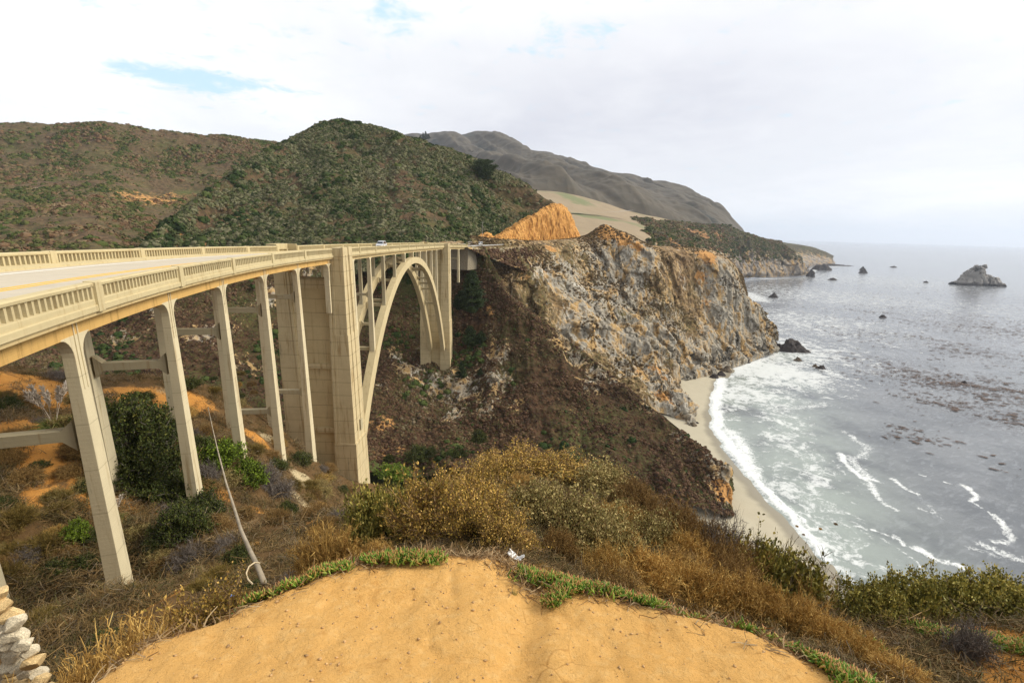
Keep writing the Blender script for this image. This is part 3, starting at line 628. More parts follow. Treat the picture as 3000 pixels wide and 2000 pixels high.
foamL = [  # (points, half width m, strength)
 ([(265, 260), (225, 400), (225, 510), (240, 600), (330, 730), (420, 830), (480, 930)], 4.6, 1.),
 ([(300, 700), (400, 820), (440, 880), (500, 960), (560, 1030), (640, 1110), (720, 1180), (790, 1280), (880, 1380), (1000, 1520)], 2.1, 1.),
 ([(330, 620), (400, 740), (440, 820)], 5.0, .9),
 ([(500, 965), (600, 1040), (700, 1130), (800, 1220), (850, 1290)], 1.0, .9),
 ([(800, 1290), (860, 1360), (940, 1430), (1000, 1510)], 2.6, .85),
 ([(580, 440), (700, 470), (850, 450), (990, 430)], 4.5, .62), ([(640, 260), (700, 320), (760, 370), (880, 430)], 5, .52), ([(640, 480), (750, 500)], 3, .55),
 ([(720, 180), (790, 200)], 7, .7), ([(300, 280), (420, 280), (560, 300)], 5, .55), ([(300, 250), (400, 230), (480, 250)], 5, .5),
 ([(1110, 615), (1200, 680), (1280, 720), (1240, 800), (1180, 800), (1120, 800)], 2.6, .66), ([(1070, 765), (1120, 830), (1180, 880), (1250, 940), (1340, 965)], 1.9, .95), ([(1140, 790), (1220, 860), (1290, 940)], 3.0, .72),
 ([(1270, 1000), (1310, 1060), (1400, 1120), (1470, 1160)], 1.4, .8), ([(1280, 970), (1275, 1020)], 1.6, .8),
 ([(1410, 935), (1480, 990), (1540, 1030), (1610, 1060)], 1.2, .85), ([(1610, 1060), (1680, 1120), (1760, 1220)], 1.8, .5), ([(1600, 1150), (1700, 1180)], 1.3, .6), ([(1540, 970), (1600, 1010)], .9, .5),
 ([(1600, 920), (1690, 935), (1780, 960), (1920, 990)], .7, .8), ([(1920, 990), (1960, 1030), (1990, 1060), (2000, 1105)], 1.5, .95), ([(2000, 1105), (2090, 1160), (2180, 1230), (2250, 1290)], .8, .8), ([(2150, 1190), (2230, 1250), (2250, 1290), (2270, 1360), (2200, 1390), (2130, 1375)], 1.3, .8),
 ([(2090, 1410), (2160, 1440), (2260, 1500), (2340, 1510)], 2.5, .68), ([(1980, 1430), (2060, 1450), (2200, 1500)], 1.6, .6),
 ([(1030, 1240), (1090, 1245), (1190, 1290)], .7, .75), ([(1200, 1270), (1330, 1300), (1430, 1350), (1530, 1380), (1570, 1420), (1680, 1450)], .75, .85), ([(1680, 1450), (1740, 1490), (1850, 1510), (1930, 1540)], 1.7, .85), ([(1480, 1350), (1560, 1400)], 1.3, .8),
 ([(1300, 1350), (1400, 1370), (1500, 1430), (1600, 1510), (1650, 1565)], .6, .7), ([(1190, 1360), (1180, 1410)], .9, .5),
 ([(800, 1000), (900, 1080), (1020, 1160)], 2.6, .5), ([(620, 1040), (800, 1020)], 2.5, .5), ([(700, 900), (600, 930)], 3, .45), ([(430, 705), (600, 720)], 1.2, .6), ([(420, 640), (620, 700), (760, 790)], 4, .38), ([(860, 1110), (990, 1160)], 2, .55),
]
foamD = [([(1690, 845), (1715, 835), (1745, 822), (1775, 812)], 9, .9), ([(1778, 812), (1790, 800), (1770, 770), (1745, 735), (1715, 690)], 9, .6), ([(1698, 680), (1712, 672), (1735, 682), (1745, 690)], 26, .75), ([(1705, 642), (1760, 640), (1850, 636), (1870, 620)], 12, .8),
 ([(1740, 850), (1770, 870), (1810, 850)], 8, .55), ([(1780, 790), (1830, 800), (1870, 830), (1930, 860)], 8, .55), ([(1850, 835), (1900, 852), (1940, 868)], 5, .7), ([(1800, 720), (1880, 760), (1960, 800)], 12, .45), ([(1790, 760), (1850, 780)], 10, .55), ([(1870, 618), (1900, 613), (1930, 612)], 18, .7),
 ([(2190, 655), (2300, 657)], 10, .5), ([(1900, 770), (2000, 800), (2100, 830)], 9, .3), ([(1900, 880), (1960, 900)], 5, .3)]
na, nr = 760, 980
az = np.radians(np.linspace(4, 88, na)); rr = 55*np.exp(np.linspace(0, math.log(640), nr))
X = np.sin(az)[:, None]*rr[None]; Y = np.cos(az)[:, None]*rr[None]
foam = np.zeros_like(X)
near_m = rr < 2600
Xs, Ys = X[:, near_m], Y[:, near_m]
pw = np.stack([Xs, Ys, 0*Xs], -1)
wxx = Xs+2.2*fbm(pw/9, 3, 61)+.5*fbm(pw/1.6, 3, 66); wyy = Ys+2.2*fbm(pw/9, 3, 62)+.5*fbm(pw/1.6, 3, 67)
fm = np.zeros_like(Xs)
for pts, hw, st in foamL: fm = np.maximum(fm, st*np.exp(-(pdist(wxx, wyy, [Z4(*p) for p in pts])/hw)**2*.9))
for pts, hw, st in foamD: fm = np.maximum(fm, st*np.exp(-(pdist(wxx, wyy, [atz(a, b, SEA)[:2] for a, b in pts])/hw)**2*.9))
foam[:, near_m] = fm
dsh = np.zeros_like(X)+400
dsh[:, near_m] = pdist(Xs, Ys, WL+[atz(a, b, SEA)[:2] for a, b in [(1745, 822), (1775, 812)]])
shal = np.exp(-(dsh/26)**2)
froth = np.zeros_like(X)
for a, b, r, s in [(1760, 850, 60, .9), (1700, 900, 40, .8), (1800, 800, 90, .75), (1850, 740, 160, .65), (1780, 690, 120, .5), (1900, 680, 300, .6), (2050, 700, 330, .5), (1760, 1080, 22, .4), (1780, 960, 30, .35), (2150, 700, 300, .5), (2300, 760, 200, .45), (1950, 640, 500, .55), (1880, 1230, 14, .35), (2050, 1200, 12, .3)]:
    c = atz(a, b, SEA); froth = np.maximum(froth, s*np.exp(-((X-c[0])**2+(Y-c[1])**2)/r**2))
froth = np.maximum(froth, .60*np.exp(-(dsh/20)**2))
def kelpf():
    f = np.zeros_like(X)
    for a, b, r, s in [(2200, 800, 60, 1.), (2150, 730, 110, 1.), (2300, 760, 120, .9), (2050, 770, 90, .7), (2330, 900, 30, 1.), (2200, 880, 30, .8), (2260, 950, 22, .8), (2330, 980, 16, .8), (2130, 930, 24, .5), (2050, 840, 40, .6), (2240, 690, 250, .6), (1980, 720, 130, .5)]:
        c = atz(a, b, SEA); f = np.maximum(f, s*np.exp(-((X-c[0])**2+(Y-c[1])**2)/r**2))
    return f
kelp = kelpf()
Zs = SEA+.10*fbm(np.stack([X/6, Y/14, 0*X], -1), 3, 71)*(rr < 900)[None]+.25*np.exp(-((foam-.9)/.25)**2)*(dsh < 12)
Zs = np.where(rr[None] > 15000, SEA, Zs)
def ocean_f(k, b):
    p = k.pos(); fo = k.attr('foam')
    rot = k.new('ShaderNodeMapping'); k.put(rot.inputs[0], p); rot.inputs['Rotation'].default_value = (0, 0, math.radians(-28))
    p2 = k.scale(rot.outputs[0], (.34, 1, 1))
    w1 = k.noise(p2, .55, 5, .62, .3); w2 = k.noise(p2, .12, 4, .6, .5); w3 = k.noise(p, .035, 6, .6)
    c = k.mix(k.step(w3, .35, .65), (.112, .122, .136), (.172, .182, .196))
    c = k.mix(k.math('MULTIPLY', k.step(w1, .50, .68), .35), c, (.30, .315, .34))  # paler streaks on the waves, glare put into the colour
    c = k.mix(k.math('MULTIPLY', k.attr('shal'), k.step(w3, .25, .6)), c, (.31, .35, .325))
    kp = k.math('MULTIPLY', k.attr('kelp'), k.step(k.noise(k.scale(rot.outputs[0], (.45, 1, 1)), .6, 8, .8, .2), .515, .57))
    kp = k.math('MAXIMUM', kp, k.math('MULTIPLY', k.math('MULTIPLY', k.attr('kelp'), k.step(k.noise(k.scale(rot.outputs[0], (.30, 1, 1)), .16, 9, .82, .3), .53, .58)), .8))
    c = k.mix(k.math('MULTIPLY', kp, .9), c, (.05, .033, .028))
    n = k.noise(k.scale(rot.outputs[0], (.7, 1, 1)), .5, 9, .76, .6); nf = k.noise(p, .13, 6, .7, .8)
    nh = k.noise(k.scale(rot.outputs[0], (.6, 1, 1)), 1.7, 6, .75, .8)
    f1 = k.step(k.math('ADD', fo, k.math('ADD', k.math('MULTIPLY', k.math('SUBTRACT', n, .5), 1.5), k.math('MULTIPLY', k.math('SUBTRACT', nh, .5), 1.6))), .42, .95)
    fr = k.math('MULTIPLY', k.attr('froth'), 1.22)
    f2 = k.step(k.math('ADD', fr, k.math('ADD', k.math('MULTIPLY', k.math('SUBTRACT', n, .5), 1.6), k.math('MULTIPLY', k.math('SUBTRACT', nf, .5), 2.2))), .62, 1.0)
    f = k.math('MAXIMUM', f1, k.math('MULTIPLY', k.math('MULTIPLY', f2, .75), k.math('SUBTRACT', 1., kp, None, True)))
    b.inputs['IOR'].default_value = 1.33; k.put(b.inputs['Specular IOR Level'], k.math('SUBTRACT', .5, k.math('MULTIPLY', kp, .48)))
    k.put(b.inputs['Roughness'], k.mix(f, (.16,)*3, (.9,)*3))
    k.put(b.inputs['Normal'], k.bump(k.math('ADD', k.math('MULTIPLY', w1, .5), k.math('MULTIPLY', w2, 1.5)), .36, 1.0))
    return k.mix(f, c, (.74, .76, .76))
MAT_SEA = material('sea_water', ocean_f)
terrain('ocean', np.stack([X, Y, Zs], -1)[:, ::-1], MAT_SEA, {'foam': foam[:, ::-1], 'shal': shal[:, ::-1], 'froth': froth[:, ::-1], 'kelp': kelp[:, ::-1]})
Xc, Yc = np.meshgrid(np.linspace(-320, 60, 160), np.linspace(50, 260, 120), indexing='ij')
Zc_ = -80.5-.02*np.clip(Xc+60, -60, 200)+1.6*fbm(np.stack([Xc, Yc, 0*Xc], -1)/14, 4, 77)-np.clip(Xc-25, 0, 99)*.5
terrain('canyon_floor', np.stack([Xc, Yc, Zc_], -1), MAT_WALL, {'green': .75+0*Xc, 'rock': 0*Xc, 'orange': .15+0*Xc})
# ------------------------------------------------------------------ concrete
def conc_f(tone, stain, lines=1.):
    def f(k, b):
        p = k.pos(); sp = k.new('ShaderNodeSeparateXYZ'); k.put(sp.inputs[0], p)
        n = k.noise(p, .45, 6, .65); n2 = k.noise(p, 5, 5, .7)
        c = k.mix(n, tuple(t*.86 for t in tone), tuple(min(1, t*1.16) for t in tone))
        # pour lifts and board marks
        zz = k.math('ADD', sp.outputs[2], k.math('MULTIPLY', k.noise(p, .3, 3), .12))
        lift = k.math('FRACT', k.math('DIVIDE', zz, 2.4)); ln = k.step(lift, .035, .0)
        c = k.mix(k.math('MULTIPLY', ln, .55*lines), c, (.10, .075, .04))
        brd = k.math('FRACT', k.math('DIVIDE', zz, .21)); bl = k.step(brd, .16, .0)
        bm = k.math('MULTIPLY', bl, k.step(k.noise(k.scale(p, (.6, .6, 1.6)), .5, 5, .7), .45, .7))
        c = k.mix(k.math('MULTIPLY', bm, .5*lines), c, (.13, .095, .055))
        # drip stains
        v = k.noise(k.scale(p, (1, 1, .07)), 1.9, 5, .7)
        c = k.mix(k.math('MULTIPLY', k.step(v, .52, .70), stain), c, (.26, .15, .045))
        c = k.mix(k.math('MULTIPLY', k.step(k.noise(k.scale(p, (1, 1, .12)), 1.1, 6, .75), .58, .74), stain*.8), c, (.09, .075, .055))
        c = k.mix(k.math('MULTIPLY', k.step(n2, .6, .75), .18), c, (.20, .15, .09))
        k.put(b.inputs['Normal'], k.bump(k.math('ADD', n2, k.math('MULTIPLY', bl, .5)), .3, .04))
        return c
    return f
C_TOW = material('board_marked_concrete', conc_f((.56, .455, .265), .75, 1.8))
C_WALL = material('stained_concrete_wall', conc_f((.56, .45, .25), .5, 2.))
C_COL = material('column_concrete', conc_f((.60, .515, .335), .6, .6))
C_DECK = material('girder_concrete', conc_f((.55, .42, .21), .45, .2))
C_GIRD = material('rust_stained_girder', conc_f((.58, .36, .12), .7, .15))
C_RAIL = material('railing_concrete', conc_f((.52, .43, .245), .35, .12))
C_ARCH = material('arch_concrete', conc_f((.55, .45, .26), .4, .3))
C_STRUT = material('grey_strut_concrete', conc_f((.42, .36, .23), .6, .25))
C_ROAD = material('pale_road_slab', lambda k, b: k.mix(k.math('MULTIPLY', k.step(k.noise(k.scale(k.pos(), (1.6, .12, 1)), .9, 5, .6), .45, .7), .5),
    k.mix(k.noise(k.pos(), 1.2, 7, .75), (.46, .40, .31), (.57, .505, .40)), (.38, .345, .28)))
M_WHITE = plain('white_road_paint', (.80, .80, .76), .7, .1, 8)
M_YEL = plain('yellow_road_paint', (.78, .42, .02), .7, .12, 8)
# ------------------------------------------------------------------ the bridge: alignment (s along it from the first tower, off across it)
P0 = np.array([-29.57, 75.27]); PHI = .0059; KAP = .0065; BW = 8.6
def head(s):
    if s < 0: return PHI+KAP*s
    if s < 114: return PHI
    return PHI+min(s-114, 36)*.0128
_ss = np.arange(-110, 420, .5); _hh = np.array([head(s) for s in _ss]); _cx = np.concatenate([[0], np.cumsum(np.sin((_hh[1:]+_hh[:-1])/2)*.5)]); _cy = np.concatenate([[0], np.cumsum(np.cos((_hh[1:]+_hh[:-1])/2)*.5)])
_cx += P0[0]-np.interp(0, _ss, _cx); _cy += P0[1]-np.interp(0, _ss, _cy)
def bz(s):
    t = min(max(s, -80), 150)
    z = -3.58-.0138*t-4.9e-5*t*t
    if s < -80: z += (s+80)*-.006
    if s > 150: z += min(s-150, 120)*.004-max(0, s-270)*.01
    return z
def bank(s, off): return off/BW*(.2-.016*max(min(s, 0), -60))
def B(s, off, z):
    x = np.interp(s, _ss, _cx); y = np.interp(s, _ss, _cy); h = head(s)
    return (x-off*math.cos(h), y+off*math.sin(h), bz(s)+bank(s, off)+z)
def Bv(s, off, z):      # absolute height
    p = B(s, off, 0); return (p[0], p[1], z)
bridge = thing('arch_bridge', 'long open spandrel concrete arch bridge spanning the canyon on tall slender columns', 'bridge', tuple(B(0, BW/2, -50)))
def sweep(name, prof, s0, s1, mat, step=1.5, parent=bridge):
    n = max(2, int((s1-s0)/step)+1); ss = np.linspace(s0, s1, n); m = len(prof); V = []; F = []
    for s in ss: V += [B(s, o, z) for o, z in prof]
    for i in range(n-1):
        for j in range(m): F.append((i*m+j, (i+1)*m+j, (i+1)*m+(j+1) % m, i*m+(j+1) % m))
    F.append(tuple(range(m))); F.append(tuple(range((n-1)*m, n*m))[::-1])
    b = MB(); b.v = V; b.f = F
    o = b.build(name, mat, None); fixp(o, parent); return o
def fixp(o, parent):        # keep world placement under an empty that stands at the thing's base
    o.parent = parent; o.matrix_parent_inverse = Matrix.Translation(-Vector(parent.location)) if parent and parent.parent is None else Matrix.Identity(4)
def bb(mb, name, mat, parent=bridge, smooth=False, bevel=0):
    o = mb.build(name, mat, None, smooth, bevel); fixp(o, parent); return o
S0, S1 = -96, 146
CN, CF = .80, 5.95
def rect(o0, o1, z0, z1): return [(o0, z0), (o1, z0), (o1, z1), (o0, z1)]
sweep('deck_slab', [(.06, -1.60), (BW-.06, -1.60), (BW-.06, -1.09), (.06, -1.09)], S0, S1, C_DECK)
sweep('road_surface', rect(.78, BW-.78, -1.09, -1.0), S0, S1, C_ROAD)
for side in (0, 1):
    f = (lambda o: BW-o) if side else (lambda o: o)
    q = lambda pr: [(f(o), z) for o, z in pr][::(-1 if side else 1)]
    sweep('edge_ledge', q([(-.08, -1.36), (.30, -1.36), (.30, -1.06), (-.04, -1.06), (-.08, -1.10)]), S0, S1, C_RAIL)
    sweep('kerb', q([(.30, -1.088), (.80, -1.088), (.78, -.86), (.42, -.80), (.30, -.80)]), S0, S1, C_RAIL)
    gc = CF if side else CN
    for z_, a_, b_, m_ in ((-2.45, S0, -.2, C_GIRD), (-2.25, 4.6, 115, C_DECK), (-2.35, 119.8, 144, C_DECK)):
        sweep('girder', [(gc-.25, z_), (gc+.25, z_), (gc+.25, -1.603), (gc-.25, -1.603)], a_, b_, m_)
sweep('edge_line', rect(BW-1.42, BW-1.30, -.996, -.992), S0, S1, M_WHITE); sweep('edge_line', rect(1.30, 1.42, -.996, -.992), S0, S1, M_WHITE)
sweep('centre_line', rect(BW/2-.24, BW/2-.07, -.996, -.992), S0, S1, M_YEL); sweep('centre_line', rect(BW/2+.07, BW/2+.24, -.996, -.992), S0, S1, M_YEL)
# railing: one panel mesh per bay, arched openings cut through it
def panel(s0, s1, side, n, coarse=False):
    f = (lambda o: BW-o) if side else (lambda o: o)
    mb = MB(); w_ = (s1-s0)/n; hw = w_*.33; zb, zt, zs = -.84, -.14, -.30
    o0, o1 = .05, .24; K_ = 3 if coarse else 5
    def q(pts):
        vs = [B(s, f(o), z) for s, o, z in pts]; mb.add(vs, [tuple(range(len(vs)))] if not side else [tuple(range(len(vs)))[::-1]])
    for i in range(n):
        a = s0+i*w_; c = a+w_/2; b = a+w_
        arc = [(c-hw*math.cos(t), zs+ (zt-.03-zs)*math.sin(t)) for t in np.linspace(0, math.pi, 2*K_+1)]
        lo, hi = zb+.05, zt
        for o, fl in ((o0, 1), (o1, -1)):
            def r(p): q([(s, o, z) for s, z in p][::fl])
            r([(a, zb), (c-hw, zb), (c-hw, zs), (a, zs)]); r([(c+hw, zb), (b, zb), (b, zs), (c+hw, zs)]); r([(c-hw, zb), (c+hw, zb), (c+hw, lo), (c-hw, lo)])
            r([(a, zs)]+arc[:K_+1]+[(c, hi), (a, hi)]); r([(c, hi)]+arc[K_:]+[(b, zs), (b, hi)])
        hole = [(c-hw, lo)]+arc+[(c+hw, lo)]
        for (x0, z0), (x1, z1) in zip(hole, hole[1:]+hole[:1]): q([(x0, o0, z0), (x1, o0, z1), (x1, o1, z1), (x0, o1, z0)])
    for s in (s0, s1): q([(s, o0, zb), (s, o1, zb), (s, o1, zt), (s, o0, zt)])
    # top rail
    m = max(2, int((s1-s0)/1.5)); pr = [(-.03, -.17), (.32, -.17), (.34, -.05), (.28, 0), (.02, 0), (-.05, -.05)]
    ss = np.linspace(s0, s1, m+1); b0 = len(mb.v)
    for s in ss: mb.v += [B(s, f(o), z) for o, z in pr]
    for i in range(m):
        for j in range(6): mb.f.append((b0+i*6+j, b0+(i+1)*6+j, b0+(i+1)*6+(j+1) % 6, b0+i*6+(j+1) % 6))
    # bottom rail
    b0 = len(mb.v); pr = [(.0, -1.06), (.30, -1.06), (.30, -.80), (.27, -.78), (.02, -.78), (.0, -.84)]
    for s in ss: mb.v += [B(s, f(o), z) for o, z in pr]
    for i in range(m):
        for j in range(6): mb.f.append((b0+i*6+j, b0+(i+1)*6+j, b0+(i+1)*6+(j+1) % 6, b0+i*6+(j+1) % 6))
    bb(mb, 'railing_panel', C_RAIL)
def post(s, side, hw=.30):
    f = (lambda o: BW-o) if side else (lambda o: o)
    mb = MB()
    mb.box(s-hw, s+hw, -.12, .36, -1.40, .035, lambda a, o, z: B(a, f(o), z))
    mb.box(s-hw-.16, s+hw+.16, .015, .285, -1.06, -.005, lambda a, o, z: B(a, f(o), z))
    mb.box(s-.03, s+.03, -.125, -.09, -1.42, .03, lambda a, o, z: B(a, f(o), z))
    bb(mb, 'railing_post', C_RAIL, bevel=.012)
SA = 10.835
posts_n = [-5*SA+i*SA for i in range(-3, 5)]
for s in posts_n:
    post(s, 0)
    e = s+SA-.3 if s+SA < -.5 else -.25
    panel(s+.3, e, 0, 24, s > -30)
pa = [12.9+10*i for i in range(11)]
panel(4.5, 12.6, 0, 18, True)
for i, s in enumerate(pa[:10]):
    post(s, 0, .2); panel(s+.2, (pa[i+1]-.2 if i < 9 else 115.2), 0, 22, True)
for s in (119.9+.2, 130, 140, 145.6): post(s, 0, .2)
panel(120.3, 129.8, 0, 20, True); panel(130.2, 139.8, 0, 20, True); panel(140.2, 145.4, 0, 11, True)
posts_f = [-41.4-SA*k_ for k_ in (4, 3, 2, 1, 0)]+[-30.7, -20, -9.5]
for i, s in enumerate(posts_f):
    post(s, 1); e = posts_f[i+1]-.3 if i < len(posts_f)-1 else -1.5
    panel(s+.3, e, 1, 24, s > -30)
for s in (-1.2, 5.6): post(s, 1, .28)
for i in range(11):
    s = 16.5+10*i
    if s < 110: post(s, 1, .2)
panel(5.9, 16.3, 1, 23, True)
for i in range(9): panel(16.7+10*i, 26.3+10*i, 1, 22, True)
panel(106.7, 114, 1, 16, True)
for s in (114.3, 121): post(s, 1, .28)
panel(121.4, 131, 1, 20, True)
for s in (131.2, 141): post(s, 1, .2)
panel(131.4, 140.8, 1, 20, True)
# viewing bays on the landward side at both towers
for s0 in (-1.2, 114.3):
    mb = MB(); g_ = lambda a, o, z: B(a, o, z)
    mb.box(s0+.25, s0+6.55, BW+1.35, BW+1.6, -1.2, .28, g_); mb.box(s0, s0+.28, BW-.1, BW+1.6, -1.2, .28, g_); mb.box(s0+6.5, s0+6.78, BW-.1, BW+1.6, -1.2, .28, g_)
    mb.box(s0, s0+6.7, BW-.3, BW+1.6, -1.45, -1.1, g_); mb.box(s0+.5, s0+6.2, BW+.95, BW+1.3, -.62, -.55, g_); mb.box(s0+.9, s0+1.2, BW+1.0, BW+1.3, -1.1, -.62, g_); mb.box(s0+5.4, s0+5.7, BW+1.0, BW+1.3, -1.1, -.62, g_)
    bb(mb, 'viewing_bay', C_RAIL, bevel=.02)
# approach columns in pairs with cross beams
def column(s, off, ztop, zbot, hs=.30, ho=.42, grow=.028, flare=1.0, mat=C_COL, footflare=False, d=-1, name='column'):
    """hs/ho half sizes along / across; flare: haunch radius into the girder"""
    mb = MB(); R = [] ; L = ztop-zbot
    for t in np.linspace(0, 1, 7):
        a = t*math.pi/2; R.append((ztop-flare*math.sin(a), hs+flare*(1-math.cos(a-math.pi/2+math.pi/2))*0+flare*(1-math.sin(a))*.0+flare*(1-math.sqrt(max(0, 1-(1-t)**2)))*1., ho))
    R = [(ztop-flare*t, hs+flare*(1-math.sqrt(max(0, 1-(1-t)**2))), ho) for t in (0, .06, .15, .3, .5, .75, 1)]
    R.insert(0, (ztop+.06, R[0][1], ho))
    if footflare: R += [(zbot+1.2, hs+.05, ho), (zbot+.5, hs+.2, ho+.05), (zbot, hs+.28, ho+.08)]
    else: R += [(ztop-flare-(L-flare)*t, hs+grow*(L-flare)*t, ho+grow*.9*(L-flare)*t) for t in (.25, .5, .75, 1)]
    mb.stack([(z, s-a, s+a, off-b, off+b) for z, a, b in R], lambda a, o, z: Bv(a, o, z))
    # shallow raised fillets on the outer face near the top
    if flare > .8 and not footflare:
        for e in (-.16, .16): mb.box(s+e-.035, s+e+.035, off-ho-.05 if off < BW/2 else off+ho, off-ho if off < BW/2 else off+ho+.05, ztop-2.6, ztop+.7, lambda a, o, z: Bv(a, o, z))
    return bb(mb, name, mat, bevel=.02)
def crossbeam(s, o0, o1, z, h=.55, ws=.28, mat=C_STRUT, name='cross_beam'):
    mb = MB(); L = o1-o0; k_ = .5
    prof = [(o0, z-k_-h/2), (o0+k_, z-h/2), (o1-k_, z-h/2), (o1, z-k_-h/2), (o1, z+h/2+k_), (o1-k_, z+h/2), (o0+k_, z+h/2), (o0, z+h/2+k_)]
    vs = [Bv(s-ws, o, zz) for o, zz in prof]+[Bv(s+ws, o, zz) for o, zz in prof]
    n = 8; mb.add(vs, [tuple(range(n))[::-1], tuple(range(n, 2*n))]+[(i, (i+1) % n, n+(i+1) % n, n+i) for i in range(n)])
    bb(mb, name, mat)
bents = [(-66.5, -11, (-9.5,)), (-55.5, -24, (-10.2,)), (-44.2, -21.5, (-9.9,)), (-33.9, -24, (-9.8,)), (-23.05, -31, (-9.7, -22.2)), (-12.35, -37, (-9.7, -23.6))]
for s, zb, beams in bents:
    for off in (CN, CF):
        p = B(s, off, 0); zg = float(Gd(np.array([p[0]]), np.array([p[1]]))[0])-1.5
        column(s, off, bz(s)+bank(s, off)-2.45, min(zg, -12), hs=.40, ho=.25, grow=.010)
    zt = bz(s)+bank(s, 4)-2.45
    mbx = MB(); mbx.box(s-.25, s+.25, CN, CF, -2.9, -1.61, lambda a, o, z: B(a, o, z)); bb(mbx, 'floor_beam', C_GIRD)
    for z in beams: crossbeam(s, CN+.45, CF-.45, z)
column(-1.1, CN, bz(0)-2.4, -14, hs=.2, ho=.4, grow=.0, flare=.9); column(-1.1, CF, bz(0)-2.3, -14, hs=.2, ho=.4, grow=.0, flare=.9)
# arch ribs
YC = 60.; ZC = -8.2
def arch_z(s):
    u = abs(s-59.5)/55.; return ZC-(29.8*u*u+9.8*u**4)
ribs = []
for off in (CN-.1, CF+.2):
    mb = MB(); n = 70; ss = 59.5+55.8*np.linspace(-1, 1, n)
    prev = None
    for i, s in enumerate(ss):
        u = abs(s-59.5)/55.; th_ = 1.75+1.15*u; e = .01; t = Vector((1, (arch_z(s+e)-arch_z(s-e))/(2*e))).normalized(); nx, nz = -t.y, t.x
        top = (s, arch_z(s)); bot = (s-nx*th_, arch_z(s)-nz*th_); hwd = .68+.12*u
        mb.v += [Bv(top[0], off-hwd, top[1]), Bv(top[0], off+hwd, top[1]), Bv(bot[0], off+hwd, bot[1]), Bv(bot[0], off-hwd, bot[1])]
        if i: 
            b0 = 4*(i-1)
            for j in range(4): mb.f.append((b0+j, b0+4+j, b0+4+(j+1) % 4, b0+(j+1) % 4))
    mb.f += [(0, 1, 2, 3), (4*n-1, 4*n-2, 4*n-3, 4*n-4)]
    bb(mb, 'arch_rib', C_ARCH, bevel=.03)
for i in range(10):
    s = 10.45+10*i; zr = arch_z(s)
    for off in (CN, CF+.2):
        zt = bz(s)+bank(s, off)-2.25
        crown = i in (2, 3, 6, 7)
        if zt-zr > 1: column(s, off, zt, zr-.6, hs=.30, ho=.36, grow=.010, flare=min(.7, (zt-zr)*.3), footflare=crown, name='spandrel_column', mat=C_COL if i not in (2, 3) else C_STRUT)
    if zt-zr > 12: crossbeam(s, CN+.4, CF-.7, (zt+zr)/2+4 if i in (0, 9) else (zt+zr)/2+2, .5, .22)
    if i in (0, 1, 2, 7, 8, 9): crossbeam(s+(1.0 if i < 5 else -1.0), CN+.6, CF-.9, arch_z(s+(1.0 if i < 5 else -1.0))-1.2, .7, .35)
for s in (50, 59.5, 69): crossbeam(s, CN+.6, CF-.9, arch_z(s)-1.0, .6, .35)
for s in (26.5, 33, 86, 92.5, 41, 78): crossbeam(s, CN+.6, CF-.9, arch_z(s)-1.3, .6, .3)
